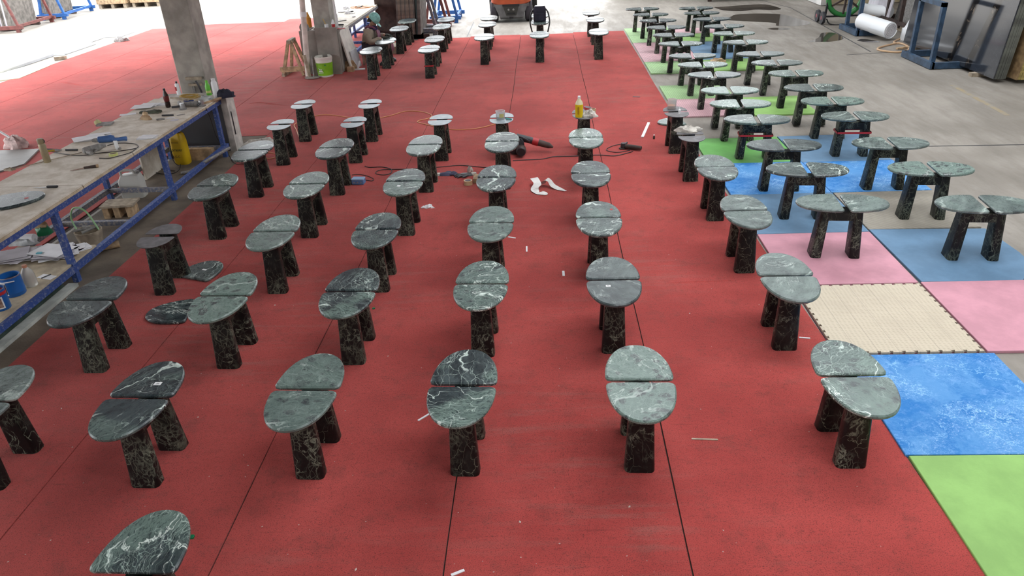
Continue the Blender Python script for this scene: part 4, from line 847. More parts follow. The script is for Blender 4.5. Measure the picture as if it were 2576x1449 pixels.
for a, b, lab, wd in (((1052, 1058), (1082, 1040), 'thin pale stick lying on carpet under white veined front table', .012), ((1278, 596), (1297, 599), 'white plastic sliver on carpet behind fourth column table', .014), ((1325, 620), (1325, 633), 'short white sliver on carpet between fourth and fifth columns', .014), ((1417, 682), (1418, 694), 'tiny white paper tab left of fifth column table', .02), ((2010, 849), (2038, 851), 'thin white strip on carpet at beige mat corner', .012), ((1592, 243), (1610, 244), 'dark stone sliver on the far carpet', .03), ((1740, 1104), (1806, 1106), 'long dusty grey scrap on carpet beside front row', .010), ((1135, 1447), (1168, 1434), 'pale stick on carpet at the front edge', .014)):
    tag(MB().beam(at(*a, .003), at(*b, .003), wd, .005).ob('scrap_sliver', M_DARK if 'dark' in lab else M_WOODG if 'dusty' in lab else M_PAPER), lab, 'scrap', 'slivers on the red carpet')
# stone chips and dust flecks nobody could count
rd = random.Random(5); m = MB()
for i in range(330):
    u = rd.random(); y = 2.3+15*u*u; x = rd.uniform(-3.8, 1.75); s = rd.uniform(.002, .006)*(1 if rd.random() < .9 else 1.8); a = rd.uniform(0, 3)
    ca, sa = math.cos(a)*s, math.sin(a)*s; z = .0015
    m.add([(x-ca, y-sa, z), (x+sa*.6, y-ca*.6, z), (x+ca, y+sa, z), (x-sa*.6, y+ca*.6, z), (x, y, z+s*.6)], [(0, 1, 4), (1, 2, 4), (2, 3, 4), (3, 0, 4), (3, 2, 1, 0)])
o = m.ob('stone_chips', mat('chip_white', (.55, .45, .40), .9)); tag(o, 'tiny pale stone chips and dust flecks scattered over red carpet', 'debris', kind='stuff')

# ---------------------------------------------------------------- second bench, its column and what leans there
fb = root('workbench', 'far white topped workbench on blue legs behind the second column', 'workbench', (-4.17, 16.95, 0))
def fl(x, y, z): return (x+4.05, y-16.9, z)
for y0, y1 in ((14.35, 16.6), (16.61, 19.3)): MB().box(fl(-4.03, (y0+y1)/2, .705), (.68, y1-y0-.006, .03)).ob('plywood_board', M_PLY, fb)
MB().box(fl(-3.70, 16.8, .665), (.05, 4.9, .05)).ob('top_rail', M_RAIL, fb); MB().box(fl(-4.33, 16.8, .665), (.05, 4.9, .05)).ob('top_rail', M_RAIL, fb)
for y in (15.1, 16.5, 17.9, 19.2):
    for x in (-3.72, -4.31): MB().box(fl(x, y, .32), (.05, .05, .64)).ob('leg', M_BLUE, fb)
    MB().box(fl(-4.02, y, .12), (.6, .045, .05)).ob('lower_cross_rail', M_BLUE, fb)
for x in (-3.72, -4.31): MB().box(fl(x, 17.0, .13), (.05, 4.3, .05)).ob('lower_rail', M_BLUE, fb)
MB().box(fl(-3.75, 14.75, .33), (.02, .75, .62)).ob('side_panel', mat('pale_blue_panel', (.5, .56, .62), .7, var=.12), fb)
BB = 'things around the second column'
M_SLABG = mat('dusty_grey_slab', (.24, .22, .195), .8, var=.2, vscale=4, bump=.2)
for cx, cy, wx, h, lab, tilt in ((-4.26, 13.98, .22, .78, 'narrow grey slab leaning against second column, left one', -.05), (-3.98, 13.93, .40, .83, 'wide grey slab leaning against second column, right one', -.05), (-4.2, 13.86, .16, .33, 'small low grey slab standing before the leaning slabs', -.1)):
    o = tag(MB().prism(rrect(wx, .03, .003, 1), 0, h, .003).ob('stone_slab', M_SLABG, loc=(cx, cy, -.004)), lab, 'slab', BB); o.rotation_euler = (tilt, 0, 0)
t = root('pedestal', 'grey concrete box pedestal around the foot of second column', 'pedestal', (-4.155, 14.30, 0), 0, BB); MB().box((0, -.245, .38), (.70, .03, .77)).ob('front_slab', M_SLABG, t); MB().box((.345, 0, .38), (.03, .46, .77)).ob('side_slab', M_SLABG, t); MB().box((-.345, 0, .38), (.03, .46, .77)).ob('side_slab', M_SLABG, t)
MB().box((.245, 0, .755), (.16, .44, .02)).ob('top_slab', M_SLABG, t); MB().box((-.265, 0, .755), (.12, .44, .02)).ob('top_slab', M_SLABG, t); MB().box((0, -.18, .755), (.36, .09, .02)).ob('top_slab', M_SLABG, t)
t = root('paint_bucket', 'white bucket with green label in front of grey slabs', 'bucket', (-4.055, 13.80, -.0), 0, BB)
lath(t, 'bucket', [(.135, 0), (.155, .30), (.152, .36), (.142, .36), (.125, .02)], mat('offwhite_plastic', (.66, .64, .58), .5), 24); lath(t, 'rim', [(.16, .30), (.162, .345), (.154, .35)], mat('cream_rim', (.62, .58, .53), .55), 24)
plab(MB().lathe([(.1377, .03), (.1535, .255)], n=24, cap=False).ob('label_band', mat('lime_label', (.20, .46, .02), .4, var=.2, vscale=5), t, True), 'lime green label'); MB().tube(smoothpts([(-.15, -.04, .24), (-.02, -.158, .13), (.15, -.05, .26)]), .003).ob('handle', M_STEEL, t)
for i in range(3): plab(MB().box((-.04, -.146-.0022*i, .085+.028*i), (.09-.02*i, .002, .010)).ob('print', M_WHITE, t), 'white print line')
plab(MB().lathe([(.014, 0), (.014, .003)], (.055, -.151, .22), 12, True, RX).ob('emblem', M_GREEN2, t), 'round dark green emblem')
t = root('round_paddle', 'grey steel plate with upright rod leaning by the bucket', 'paddle', (-4.26, 13.62, 0), 0, BB); MB().prism([(.14*math.cos(2*PI*i/8+.3), .10*math.sin(2*PI*i/8+.3)) for i in range(8)], .01, .03, .004).ob('plate', M_SLABG, t); MB().tube([(.03, 0, .03), (.02, .1, .38)], .012).ob('rod', M_GREY, t, True)
t = root('sawhorse', 'old wooden A shaped trestle left of the grey slabs', 'trestle', (-4.66, 14.02, 0), 0, BB)
for a, b in (((-.22, -.15, 0), (-.06, -.02, .60)), ((.16, -.12, 0), (-.02, -.0, .60)), ((-.2, .3, 0), (-.06, .2, .60)), ((.14, .3, 0), (-.02, .2, .60))): MB().beam(a, b, .055, .05, (1, 0, 0)).ob('leg', M_WOOD, t)
MB().beam((-.25, -.16, .13), (.2, -.14, .13), .03, .09).ob('brace', M_WOOD, t); MB().box((-.04, .1, .60), (.07, .35, .06)).ob('ridge', M_WOODG, t); MB().beam((-.21, -.18, .03), (-.18, .4, .03), .05, .06).ob('side_rail', M_WOODG, t)
t = root('downpipe', 'dirty white plastic pipe standing beside the second column', 'pipe', (-4.46, 13.80, 0), 0, BB); MB().tube([(.07, 0, .0), (.11, .01, .5), (.15, .03, 1.0), (.21, .05, 1.8)], .05, 14).ob('pipe', mat('stained_pvc', (.62, .55, .50), .5, var=.15), t, True); MB().tube([(.154, .032, 1.05), (.16, .034, 1.13)], .06, 14).ob('socket', M_WHITE, t, True); MB().beam((.08, -.07, .40), (.15, -.16, .0), .05, .03).ob('stay', M_WOODG, t)
t = root('sealant_bottle', 'orange nozzle sealant bottle on pedestal behind the pipe', 'bottle', (-4.43, 14.5, .77), 0, BB); lath(t, 'body', [(.05, 0), (.05, .17)], mat('orange_plastic', (.55, .22, .02), .5)); lath(t, 'nozzle', [(.04, .17), (.008, .27)], mat('orange_plastic_cap', (.60, .28, .03), .5))
roll(Vector((-4.42, 14.16, 0)), None, .81, .085, .05, M_GREY, 'grey duct tape roll hanging beside the second column', .7, group=BB, M=Matrix.Rotation(1.3, 3, 'X'))
t = root('jar', 'small white jar with brushes on second column pedestal', 'jar', (-4.0, 14.14, .77), 0, BB); lath(t, 'jar', [(.035, 0), (.036, .09), (.03, .09)], M_WHITE); MB().tube([(0, 0, .05), (-.05, 0, .19)], .007).ob('brush', M_YCORD, t)
t = root('spray_bottle', 'white bottle with red label on second column pedestal', 'bottle', (-3.87, 14.13, .77), 0, BB); lath(t, 'body', [(.03, 0), (.032, .10), (.012, .17)], M_WHITE); plab(lath(t, 'label_band', [(.0325, .04), (.0328, .09)], M_RED), 'red label')
tag(MB().box((-3.74, 14.16, .775), (.13, .06, .012)).ob('red_rag', M_RED), 'flat red strip on the far bench corner', 'strip', BB)
t = root('white_pipe', 'slim white plastic conduit standing at far bench corner', 'pipe', (-3.88, 14.45, .72), 0, BB); MB().tube([(0, 0, 0), (-.02, 0, 1.2)], .022).ob('pipe', M_WHITE, t, True)
# pale boards leaning on far bench
o = tag(MB().prism(rrect(.03, .56, .003, 1), 0, .74, .003).ob('leaning_board', mat('pale_travertine', (.66, .62, .56), .6, var=.12, vscale=6), loc=(-3.64, 14.47, -.004)), 'tall pale stone board leaning against the far bench side', 'board', BB); o.rotation_euler = (0, -.21, -.08)
o = tag(MB().prism(rrect(.025, .36, .003, 1), 0, .34, .003).ob('leaning_board', mat('grey_white_marble', (.55, .56, .58), .5, var=.15, vscale=6), loc=(-3.60, 14.50, -.004)), 'short grey marble board leaning in front of the pale board', 'board', BB); o.rotation_euler = (0, -.21, -.08)
tag(MB().box((-3.66, 14.13, .04), (.12, .10, .09)).ob('wood_block', M_WOOD), 'small wooden block on floor at foot of pale board', 'wood', BB)
t = root('cloth_heap', 'brown dusty cloth heap on floor behind wooden block', 'cloth', (-3.72, 14.35, 0), 0, BB); lump(71, .25, .3, .16, rough=.3).ob('cloth', M_CLAY, t, True)
# clutter on the far bench
FB = 'tools and scraps on the far workbench'
spots = sorted((14.45+random.random()**1.2*3.2, random.uniform(-4.42, -3.92), random.random(), random.uniform(0, 3)) for _ in range(24)); cnt = {}
for y, x, k, a in spots:
    kind = 'offcut' if k < .45 else 'tool' if k < .75 else 'paper'; cnt[kind] = cnt.get(kind, 0)+1; nth = ORD[cnt[kind]-1]
    if kind == 'offcut': o = tag(MB().box((0, 0, .008), (random.uniform(.06, .2), random.uniform(.03, .1), .014)).ob('stone_offcut', random.choice((M_WHITE, M_GREY, M_PAPERG)), loc=(x, y, .72)), '%s small flat stone offcut from near end of the far bench' % nth, 'offcut', FB); o.rotation_euler = (0, 0, a)
    elif kind == 'tool': o = tag(MB().tube([(-.09, 0, .012), (.02, 0, .014), (.1, 0, .01)], [.008, .014, .012], 8).ob('hand_tool', random.choice((M_DARK, M_GREY, M_STEEL)), None, True, (x, y, .72)), '%s slim hand tool from near end of the far bench' % nth, 'tool', FB); o.rotation_euler = (0, 0, a)
    else: tag(lump(100+int(y*50), .14, .1, .05, rough=.35).ob('crumpled_paper', M_PAPER, None, True, (x, y, .72)), '%s crumpled white paper from near end of the far bench' % nth, 'paper', FB)
coil(912, 20, .72, .26, 3, M_ORANGE, 'orange hose coil lying on the far white bench', .7, 'hose_coil', FB, 3)
t = root('green_bottle', 'clear bottle standing at far bench corner by conduit', 'bottle', (-4.02, 14.9, .72), 0, FB); lath(t, 'body', [(.045, 0), (.045, .2), (.02, .25), (.02, .28)], M_CLEAR)
# stock under/behind the far bench
UF = 'stock under the far workbench'
for a, b, r, lab, m in (((-3.95, 18.46, .06), (-3.62, 17.9, .27), .045, 'white tube leaning out from under far bench, nearest', M_WHITE), ((-4.1, 18.95, .10), (-3.62, 18.35, .36), .05, 'white tube leaning out from under far bench, higher one', M_FILM), ((-4.45, 18.7, .40), (-3.72, 18.5, .34), .055, 'yellow film roll under the far bench', M_YCORD)):
    tag(MB().tube([a, b], r, 12).ob('tube_roll', m, None, True), lab, 'tube', UF)
for i in range(7): tag(MB().box((0, 0, .02), (.4, .12, .04)).ob('wood_offcut', random.choice((M_WOODG, M_GREY, M_WHITE)), loc=(-4.1+random.uniform(-.3, .45), 15.1+i*.25, .02+.02*(i % 3))), '%s loose plank in the pile under the far bench, counting from near end' % ORD[i], 'wood', UF).rotation_euler = (0, random.uniform(-.2, .2), random.uniform(-.6, .6))
t = root('backing_sheet', 'dark brown board standing behind far bench', 'board', (-3.5, 17.9, 0), 0, UF); MB().box((0, 0, .45), (.75, .05, .9)).ob('board', M_BROWNSTEEL, t)
# low brown timber bed behind worker
tag(MB().box((-3.35, 16.0, .07), (.8, .5, .14)).ob('timber_bed', M_WOODG), 'low brown timber bed on floor behind the worker', 'timber', UF)
# slab packs behind worker
def slabpack(name, label, x, y, n, th_, ln, h, m1, m2, lean, rz, group='slab stacks at the back'):
    rt = root(name, label, 'slabs', (x, y, 0), rz, group)
    for i in range(n):
        o = MB().box((0, 0, h/2), (th_*.92, ln*random.uniform(.97, 1), h*random.uniform(.97, 1))).ob('slab', m1 if i % 3 else m2, rt, loc=(i*th_, 0, .10)); o.rotation_euler = (0, lean, 0)
    for yy in (-ln*.35, ln*.35): MB().box((n*th_/2, yy, .04), (n*th_+.3, .08, .10)).ob('bearer', M_BROWNSTEEL, rt)
    return rt
M_GS = mat('grey_slab_edge', (.15, .135, .12), .7, var=.3, vscale=9); M_GS2 = mat('brown_slab_edge', (.22, .175, .14), .7, var=.3, vscale=9)
slabpack('slab_stack', 'upright stack of brown grey stone slabs behind the worker', -3.32, 17.9, 13, .032, 1.0, .78, M_GS2, M_GS, .06, 0)
slabpack('slab_stack', 'dark green slab pair beside the brown stack', -2.88, 17.9, 3, .035, 1.0, .85, M_GS, mat('dark_green_slab', (.03, .05, .05), .4), .06, 0)
def aframe(name, label, x, y, ln, h, m, rz=0, group='slab racks at the back', base=.7):
    rt = root(name, label, 'rack', (x, y, 0), rz, group)
    for yy in (-ln/2, ln/2):
        MB().beam((-base/2, yy, .14), (0, yy, h), .06, .06, (0, 1, 0)).ob('leg', m, rt); MB().beam((base/2, yy, .14), (0, yy, h), .06, .06, (0, 1, 0)).ob('leg', m, rt)
        MB().box((0, yy, .12), (base+.2, .10, .09)).ob('foot', m, rt); MB().box((base/2-.03, yy, .035), (.10, .08, .09)).ob('foot_block', m, rt); MB().box((-base/2+.03, yy, .035), (.10, .08, .09)).ob('foot_block', m, rt)
    MB().box((base/2, 0, .15), (.06, ln, .07)).ob('side_rail', m, rt); MB().box((-base/2, 0, .15), (.06, ln, .07)).ob('side_rail', m, rt); MB().box((0, 0, h), (.06, ln, .06)).ob('ridge', m, rt)
    return rt
M_BRED = mat('brown_red_paint', (.16, .05, .045), .6, var=.2); M_BRB = mat('bright_blue_paint', (.02, .10, .32), .5, var=.2)
aframe('slab_rack', 'brown red slab rack behind second far column', -2.62, 18.9, .7, 1.5, M_BRED, .0, base=.6); aframe('slab_rack', 'bright blue slab rack at the back beside white glare', -2.50, 20.2, 1.0, 1.6, M_BRB, .0, base=.6)
aframe('slab_rack', 'grey steel slab rack beside brown slab stack', -2.75, 18.1, .5, 1.3, M_RAIL, .0, base=.5)
# ---------------------------------------------------------------- worker
def skin(name, verts, edges, radii, m, parent, lv=2):
    me = bpy.data.meshes.new(name); me.from_pydata(verts, edges, []); o = bpy.data.objects.new(name, me); C.objects.link(o)
    sk = o.modifiers.new('skin', 'SKIN'); sk.use_smooth_shade = True
    for i, r in enumerate(radii):
        d = me.skin_vertices[0].data[i]; d.radius = r if isinstance(r, tuple) else (r, r); d.use_root = (i == 0)
    o.modifiers.new('sub', 'SUBSURF').levels = lv; o.modifiers['sub'].render_levels = lv
    dg = bpy.context.evaluated_depsgraph_get(); me2 = bpy.data.meshes.new_from_object(o.evaluated_get(dg))
    bpy.data.objects.remove(o); me2.materials.clear(); me2.materials.append(m)
    me2.polygons.foreach_set('use_smooth', [True]*len(me2.polygons))
    return link(name, me2, parent)
wk = root('person', 'seated worker in teal cap, tan jacket and maroon apron, polishing a marble tabletop', 'person', (-3.43, 14.78, 0), 0)
M_SKIN = mat('skin_tone', (.36, .20, .13), .6); M_JAC = mat('tan_jacket', (.27, .22, .17), .9, var=.18, vscale=10, bump=.3, bscale=25); M_APR = mat('maroon_apron', (.17, .05, .09), .85, var=.25, vscale=12); M_TEAL = mat('teal_cap_cloth', (.22, .46, .42), .85, var=.2, vscale=18, bump=.4, bscale=40); M_TRO = mat('dark_trousers', (.05, .045, .06), .9); M_GLV = mat('dark_glove', (.035, .04, .03), .9)
# local frame: faces +x (right) and slightly toward the camera
J = [(0, 0, .33), (.03, 0, .46), (.08, -.01, .60), (.11, -.01, .665), (.135, -.02, .72), (.17, -.03, .77), (.19, -.035, .83),
     (.03, -.09, .32), (.36, -.16, .36), (.33, -.17, .05), (.42, -.19, .03), (.03, .09, .32), (.36, .16, .36), (.33, .17, .05), (.42, .19, .03),
     (.08, -.17, .625), (.10, -.24, .43), (.33, -.16, .50), (.08, .17, .625), (.13, .24, .45), (.35, .10, .52)]
E = [(0, 1), (1, 2), (2, 3), (3, 4), (4, 5), (5, 6), (0, 7), (7, 8), (8, 9), (9, 10), (0, 11), (11, 12), (12, 13), (13, 14), (2, 15), (15, 16), (16, 17), (2, 18), (18, 19), (19, 20)]
skin('body', J, E, [(.13, .11), (.125, .10), (.11, .13), .06, .055, (.085, .08), (.08, .075), .09, .07, .05, .04, .09, .07, .05, .04, .065, .05, .035, .065, .05, .035], M_SKIN, wk)
skin('jacket', [J[0], J[1], J[2], (.10, -.01, .64), J[15], J[16], (.31, -.165, .493), J[18], J[19], (.33, .108, .513)], [(0, 1), (1, 2), (2, 3), (2, 4), (4, 5), (5, 6), (2, 7), (7, 8), (8, 9)],
     [(.15, .14), (.15, .135), (.135, .15), (.09, .09), .085, .075, .055, .085, .075, .055], M_JAC, wk)
skin('trousers', [J[0], J[7], J[8], (.335, -.17, .10), J[11], J[12], (.335, .17, .10)], [(0, 1), (1, 2), (2, 3), (0, 4), (4, 5), (5, 6)], [(.13, .12), .10, .085, .065, .10, .085, .065], M_TRO, wk)
for s in (-1, 1): MB().loft([[(x+.36, y+s*.18, z) for x, y in rrect(.26*k, .10*k, .045*k, 4)] for z, k in ((0, 1), (.04, 1), (.08, .6))]).ob('shoe', M_BLACK, wk, True)
ap = MB(); rows = [((.21, .645), .07), ((.245, .58), .12), ((.255, .48), .14), ((.235, .42), .16), ((.34, .465), .19), ((.46, .40), .20), ((.47, .22), .20)]
ap.loft([[(x, y*k, z) for y, k in ((-wd, 1), (-wd*.5, 1), (0, 1), (wd*.5, 1), (wd, 1))]+[(x-.012, y*k, z-.006) for y, k in ((wd, 1), (wd*.5, 1), (0, 1), (-wd*.5, 1), (-wd, 1))] for (x, z), wd in rows]).ob('apron', M_APR, wk, True, ang=70)
for s in (-1, 1): MB().tube(smoothpts([(.215, s*.06, .64), (.16, s*.11, .70), (.05, s*.10, .705), (.0, s*.03, .68)]), .018, 6).ob('apron_strap', M_APR, wk, True)
lump(81, .17, .2, .08, rough=.2).ob('scarf', mat('navy_scarf', (.035, .03, .10), .9), wk, True, (.15, -.02, .645))
# cap with brim, bowed head
HM = Matrix.Rotation(.85, 3, 'Y')
MB().lathe([(.108, -.02), (.112, .03), (.095, .085), (.055, .118), (.01, .128)], (.185, -.033, .835), 18, True, HM).ob('cap', M_TEAL, wk, True)
MB().prism([(.07, -.085), (.14, -.07), (.185, -.03), (.19, .03), (.14, .07), (.07, .085)], -.012, -.0, .003).ob('cap_brim', M_TEAL, wk).matrix_local = Matrix.Translation((.185, -.033, .835)) @ HM.to_4x4()
MB().lathe([(.02, 0), (.014, .018), (.004, .03)], (.262, -.04, .775), 8, True, Matrix.Rotation(2.0, 3, 'Y')).ob('nose', M_SKIN, wk, True)
for s in (-1, 1): 
    MB().lathe([(.008, 0), (.009, .005), (.004, .008)], (.255, -.035+s*.032, .79), 8, True, Matrix.Rotation(2.0, 3, 'Y')).ob('eye', M_DARK, wk, True)
    MB().tube([(.17, -.033+s*.082, .80), (.165, -.033+s*.092, .775), (.175, -.033+s*.082, .75)], .011, 6).ob('ear', M_SKIN, wk, True)
MB().tube([(.247, -.06, .745), (.25, -.036, .742), (.247, -.012, .745)], .006, 6).ob('mouth', mat('lip_tone', (.28, .11, .09), .6), wk, True)
lump(82, .15, .15, .07, rough=.1).ob('hair', M_BLACK, wk, True, (.12, -.03, .79))
for s, base, tip in ((-1, Vector((.33, -.16, .505)), Vector((.44, -.10, .505))), (1, Vector((.35, .10, .525)), Vector((.45, .05, .51)))):
    d = (tip-base).normalized(); sd = Vector((-d.y, d.x, 0)).normalized()
    v = [base, base+d*.045, base+d*.085]; e = [(0, 1), (1, 2)]; rr = [(.034, .028), (.042, .026), (.040, .022)]
    for k, L in zip((-.03, -.01, .011, .031), (.052, .06, .056, .042)):
        i = len(v); v += [base+d*.095+sd*k, base+d*(.095+L*.55)+sd*k*1.15+Vector((0, 0, .004)), base+d*(.09+L)+sd*k*1.2+Vector((0, 0, -.016))]
        e += [(2, i), (i, i+1), (i+1, i+2)]; rr += [.0105, .0100, .0085]
    i = len(v); v += [base+d*.05-sd*s*.045, base+d*.085-sd*s*.062+Vector((0, 0, -.012))]; e += [(1, i), (i, i+1)]; rr += [.012, .0095]
    skin('glove', v, e, rr, M_GLV, wk, 1)
t = root('low_stool', 'low dark stool under the seated worker', 'stool', (-3.43, 14.80, 0)); MB().prism(rrect(.26, .26, .03, 3), .175, .205, .006).ob('seat', M_WOODG, t)
for a in (-1, 1):
    for b in (-1, 1): MB().box((a*.10, b*.10, .088), (.035, .035, .178)).ob('leg', M_WOODG, t)
t = root('white_bracket', 'white angle profile lying on carpet behind the worker stool', 'profile', (-3.52, 14.25, 0), .2, BB); MB().box((0, 0, .012), (.2, .07, .02)).ob('base_plate', M_WHITE, t); MB().beam((-.03, 0, .02), (.02, .02, .16), .06, .03, (1, 0, 0)).ob('upright', M_WHITE, t)

# ---------------------------------------------------------------- forklift
fk = root('forklift', 'orange and grey forklift seen from behind at back of workshop', 'forklift', (-.81, 19.45, 0))
M_FO = mat('forklift_orange', (.50, .09, .03), .45, var=.12); M_FG = mat('forklift_grey', (.14, .14, .145), .55, var=.25, col2=None, vscale=6); M_FR = mat('dark_recess', (.05, .05, .045), .7)
MB().loft([[(-.27, 0, .07), (.27, 0, .07), (.27, .9, .07), (-.27, .9, .07)], [(-.29, -.06, .12), (.29, -.06, .12), (.29, .9, .12), (-.29, .9, .12)], [(-.42, -.10, .43), (.42, -.10, .43), (.42, .9, .43), (-.42, .9, .43)]]).ob('counterweight', M_FG, fk)
MB().loft([[(x, y, z) for x, y in rrect(.98*k, 1.1, .18, 5, (0, .44))] for z, k in ((.43, .88), (.47, 1), (.92, 1), (1.0, .94))]).ob('body_shell', M_FO, fk, True)
MB().loft([[(-.21, -.112, .425), (.21, -.112, .425), (.21, -.06, .425), (-.21, -.06, .425)], [(-.125, -.075, .16), (.125, -.075, .16), (.125, -.02, .16), (-.125, -.02, .16)]]).ob('rear_panel', M_FR, fk)
MB().box((0, -.112, .405), (.42, .02, .045)).ob('grille_slot', M_BLACK, fk)
for s in (-1, 1):
    MB().lathe([(.026, 0), (.026, .02), (.012, .024)], (s*.06, -.095, .30), 12, True, RX).ob('tow_lamp', M_GREY, fk, True)
    MB().lathe([(.10, -.09), (.22, -.09), (.25, -.06), (.25, .06), (.22, .09), (.10, .09)], (s*.43, .22, .24), 26, True, RY).ob('tyre', mat('worn_tyre', (.05, .045, .055), .85, bump=.3), fk, True)
    MB().lathe([(.11, -.095), (.11, .095)], (s*.43, .22, .24), 16, True, RY).ob('wheel_hub', M_GREY, fk, True)
    MB().lathe([(.12, -.11), (.36, -.11), (.38, -.08), (.38, .08), (.36, .11), (.12, .11)], (s*.52, 1.75, .37), 26, True, RY).ob('front_tyre', M_BLACK, fk, True)
    MB().tube([(s*.48, .55, 1.0), (s*.46, .75, 2.05), (s*.44, 1.6, 2.1), (s*.48, 1.8, 1.0)], .035).ob('guard_post', M_DARK, fk, True)
    MB().box((s*.32, 2.1, 1.15), (.10, .12, 2.1)).ob('mast_rail', M_DARK, fk); MB().box((s*.28, 2.65, .08), (.12, 1.0, .04)).ob('fork', M_DARK, fk)
MB().box((0, -.088, .205), (.2, .02, .03)).ob('slot', M_BLACK, fk); MB().box((0, -.062, .105), (.10, .03, .035)).ob('tow_pin', M_BLACK, fk); MB().box((0, .9, .4), (.9, 1.8, .3)).ob('chassis', M_FG, fk); MB().box((0, 1.2, 2.11), (.9, 1.0, .05)).ob('guard_roof', M_DARK, fk); MB().box((0, .9, 1.12), (.5, .5, .16)).ob('driver_seat', M_BLACK, fk); MB().box((0, .86, 1.4), (.46, .12, .5)).ob('seat_back', M_BLACK, fk)
# backpack on a far table
q = F[4, 4].location if False else F[4, 3].location
t = root('backpack', 'black backpack with hanging straps standing on far marble table', 'bag', (q.x, q.y+.06, TZ1), 0)
MB().loft([[(x, y, z) for x, y in rrect(wx, wy, .05, 4)] for z, wx, wy in ((0, .24, .15), (.02, .26, .17), (.24, .26, .17), (.29, .22, .14))]).ob('body', M_NAVY, t, True); MB().prism(rrect(.2, .13, .04, 3), .285, .30, .004).ob('top_flap', mat('shiny_black', (.05, .05, .06), .2), t); MB().prism(rrect(.18, .05, .02, 3, (0, -.10)), .02, .17, .01).ob('front_pocket', M_NAVY, t)
for s in (-1, 1): MB().tube(smoothpts([(s*.11, -.02, .25), (s*.17, -.04, .17), (s*.20, -.06, .02), (s*.195, -.1, -.06), (s*.15, -.12, -.24)]), .014, 6).ob('strap', M_BLACK, t, True)

# ---------------------------------------------------------------- left outside: racks, pallets, slabs on the ground
OL = 'slab racks in the left yard'
for i, (x, y, m, lab) in enumerate(((-15.0, 21.9, M_RED_STEEL, 'rusty red slab rack at far left yard, nearest'), (-15.1, 24.3, M_BRB, 'blue slab rack in left yard behind red rack'), (-16.6, 21.3, M_RED_STEEL, 'red slab rack partly cut off at left'))):
    aframe('slab_rack', lab, x, y, 1.9, 1.9, m, .1, OL, .7)
for x, y, n, lab, a, b in ((-15.4, 21.9, 8, 'grey slabs standing in the red yard rack', M_GS, M_PAPERG), (-15.5, 24.2, 6, 'dark slabs standing in the blue yard rack', M_GS, M_GREY), (-14.3, 27.2, 16, 'row of grey slabs behind the yard racks', M_GREY, M_GS)):
    slabpack('slab_stack', lab, x, y, n, .05, 1.5, 1.0, a, b, .08, .1, OL)
for x, y, lab in ((-14.4, 26.2, 'pale wooden crate pallet in left yard'), (-13.3, 26.3, 'second pale wooden crate pallet in left yard')):
    t = root('crate_pallet', lab, 'pallet', (x, y, 0), 0, OL)
    for k in range(5): MB().box((0, -.4+.2*k, .46), (1.0, .17, .66)).ob('board', M_WOOD, t)
    for k in (-.42, 0, .42): MB().box((k, 0, .06), (.1, .9, .14)).ob('block', M_WOODG, t)
M_POL = mat('polished_pale_slab', (.55, .57, .60), .06, var=.1, vscale=3)
for i, (x0, x1, y0, y1, z, lab) in enumerate(((-15.5, -11.2, 14.2, 17.0, .05, 'polished grey slab lying flat outside, nearest the carpet'), (-15, -11.0, 17.1, 18.45, .04, 'polished slab lying flat outside, second from front'), (-13.9, -11.3, 18.55, 19.35, .04, 'polished slab lying flat outside, third from front'), (-13.9, -10.9, 19.45, 20.2, .04, 'polished slab lying flat outside, farthest'))):
    tag(MB().prism([(x0, y0), (x1, y0), (x1, y1), (x0, y1)], -.008, z, .004).ob('flat_slab', M_POL), lab, 'slab', 'polished slabs lying in the yard')
tag(MB().beam(at(137, 147, .03), at(167, 144, .03), .12, .07).ob('timber_bearer', M_WOODG), 'short timber bearer at the edge of yard slabs', 'timber', OL)
tag(MB().prism([tuple(at(*q).xy) for q in ((0, 203), (48, 198), (125, 166), (75, 165), (0, 186))], -.009, .01).ob('plywood_sheet', mat('pale_yellow_board', (.62, .58, .42), .7)), 'pale yellow plywood sheet beside carpet left edge', 'board', OL)
p = at(305, 104); tag(lump(91, .35, .2, .1, rough=.3).ob('rubble_heap', M_GREY, None, True, (p.x, p.y, 0)), 'small dark rubble heap at carpet left edge', 'rubble', OL)
tag(MB().box((-3.4, 27, .6), (3, .5, 1.2)).ob('white_wall_block', M_WALL), 'low white wall behind the left yard', 'wall', OL)

# ---------------------------------------------------------------- right side: slabs, racks, hose reel
RG = 'slabs and stands on the right'
def slabmat():
    g = G('polished_dark_granite'); P = g.n('TexCoord').outputs['Object']
    p2 = g.vmath('ADD', P, g.vmath('SCALE', g.noise(P, 2.5, 5, .6).outputs['Color'], sc=.12))
    sx = g.n('SeparateXYZ', Vector=p2)
    dg = g.math('ADD', sx.outputs[1], g.math('MULTIPLY', sx.outputs[2], .27))
    c = g.mix(g.smooth(g.noise(P, 70., 5, .7).outputs[0], .4, .7), (.016, .019, .026), (.045, .052, .066))
    for pos in (-.12, -.71):
        dd = g.math('ABSOLUTE', g.math('SUBTRACT', dg, pos)); c = g.mix(g.smooth(dd, .075, .105, 1, 0), c, (.006, .005, .005))
        vv = g.math('MULTIPLY', g.smooth(g.math('ABSOLUTE', g.math('ADD', dd, -.03)), .012, .045, 1, 0), g.smooth(g.noise(P, 5., 6, .7).outputs[0], .52, .60)); c = g.mix(g.math('MULTIPLY', vv, .5), c, (.21, .16, .12))
    return g.out(Base__Color=c, Roughness=.10, Specular__IOR__Level=1.0)
rt = root('slab_stack', 'leaning stack of dark polished granite slabs at upper right', 'slabs', (6.80, 13.22, 0), 0, RG)
SLAB = MB().box((0, 0, .95), (.018, 3.16, 1.90)).mesh('slab', slabmat()); SLE = MB().box((0, 0, .95), (.018, 3.16, 1.90)).mesh('slab', mat('grey_green_slab_edge', (.12, .125, .105), .7, var=.3))
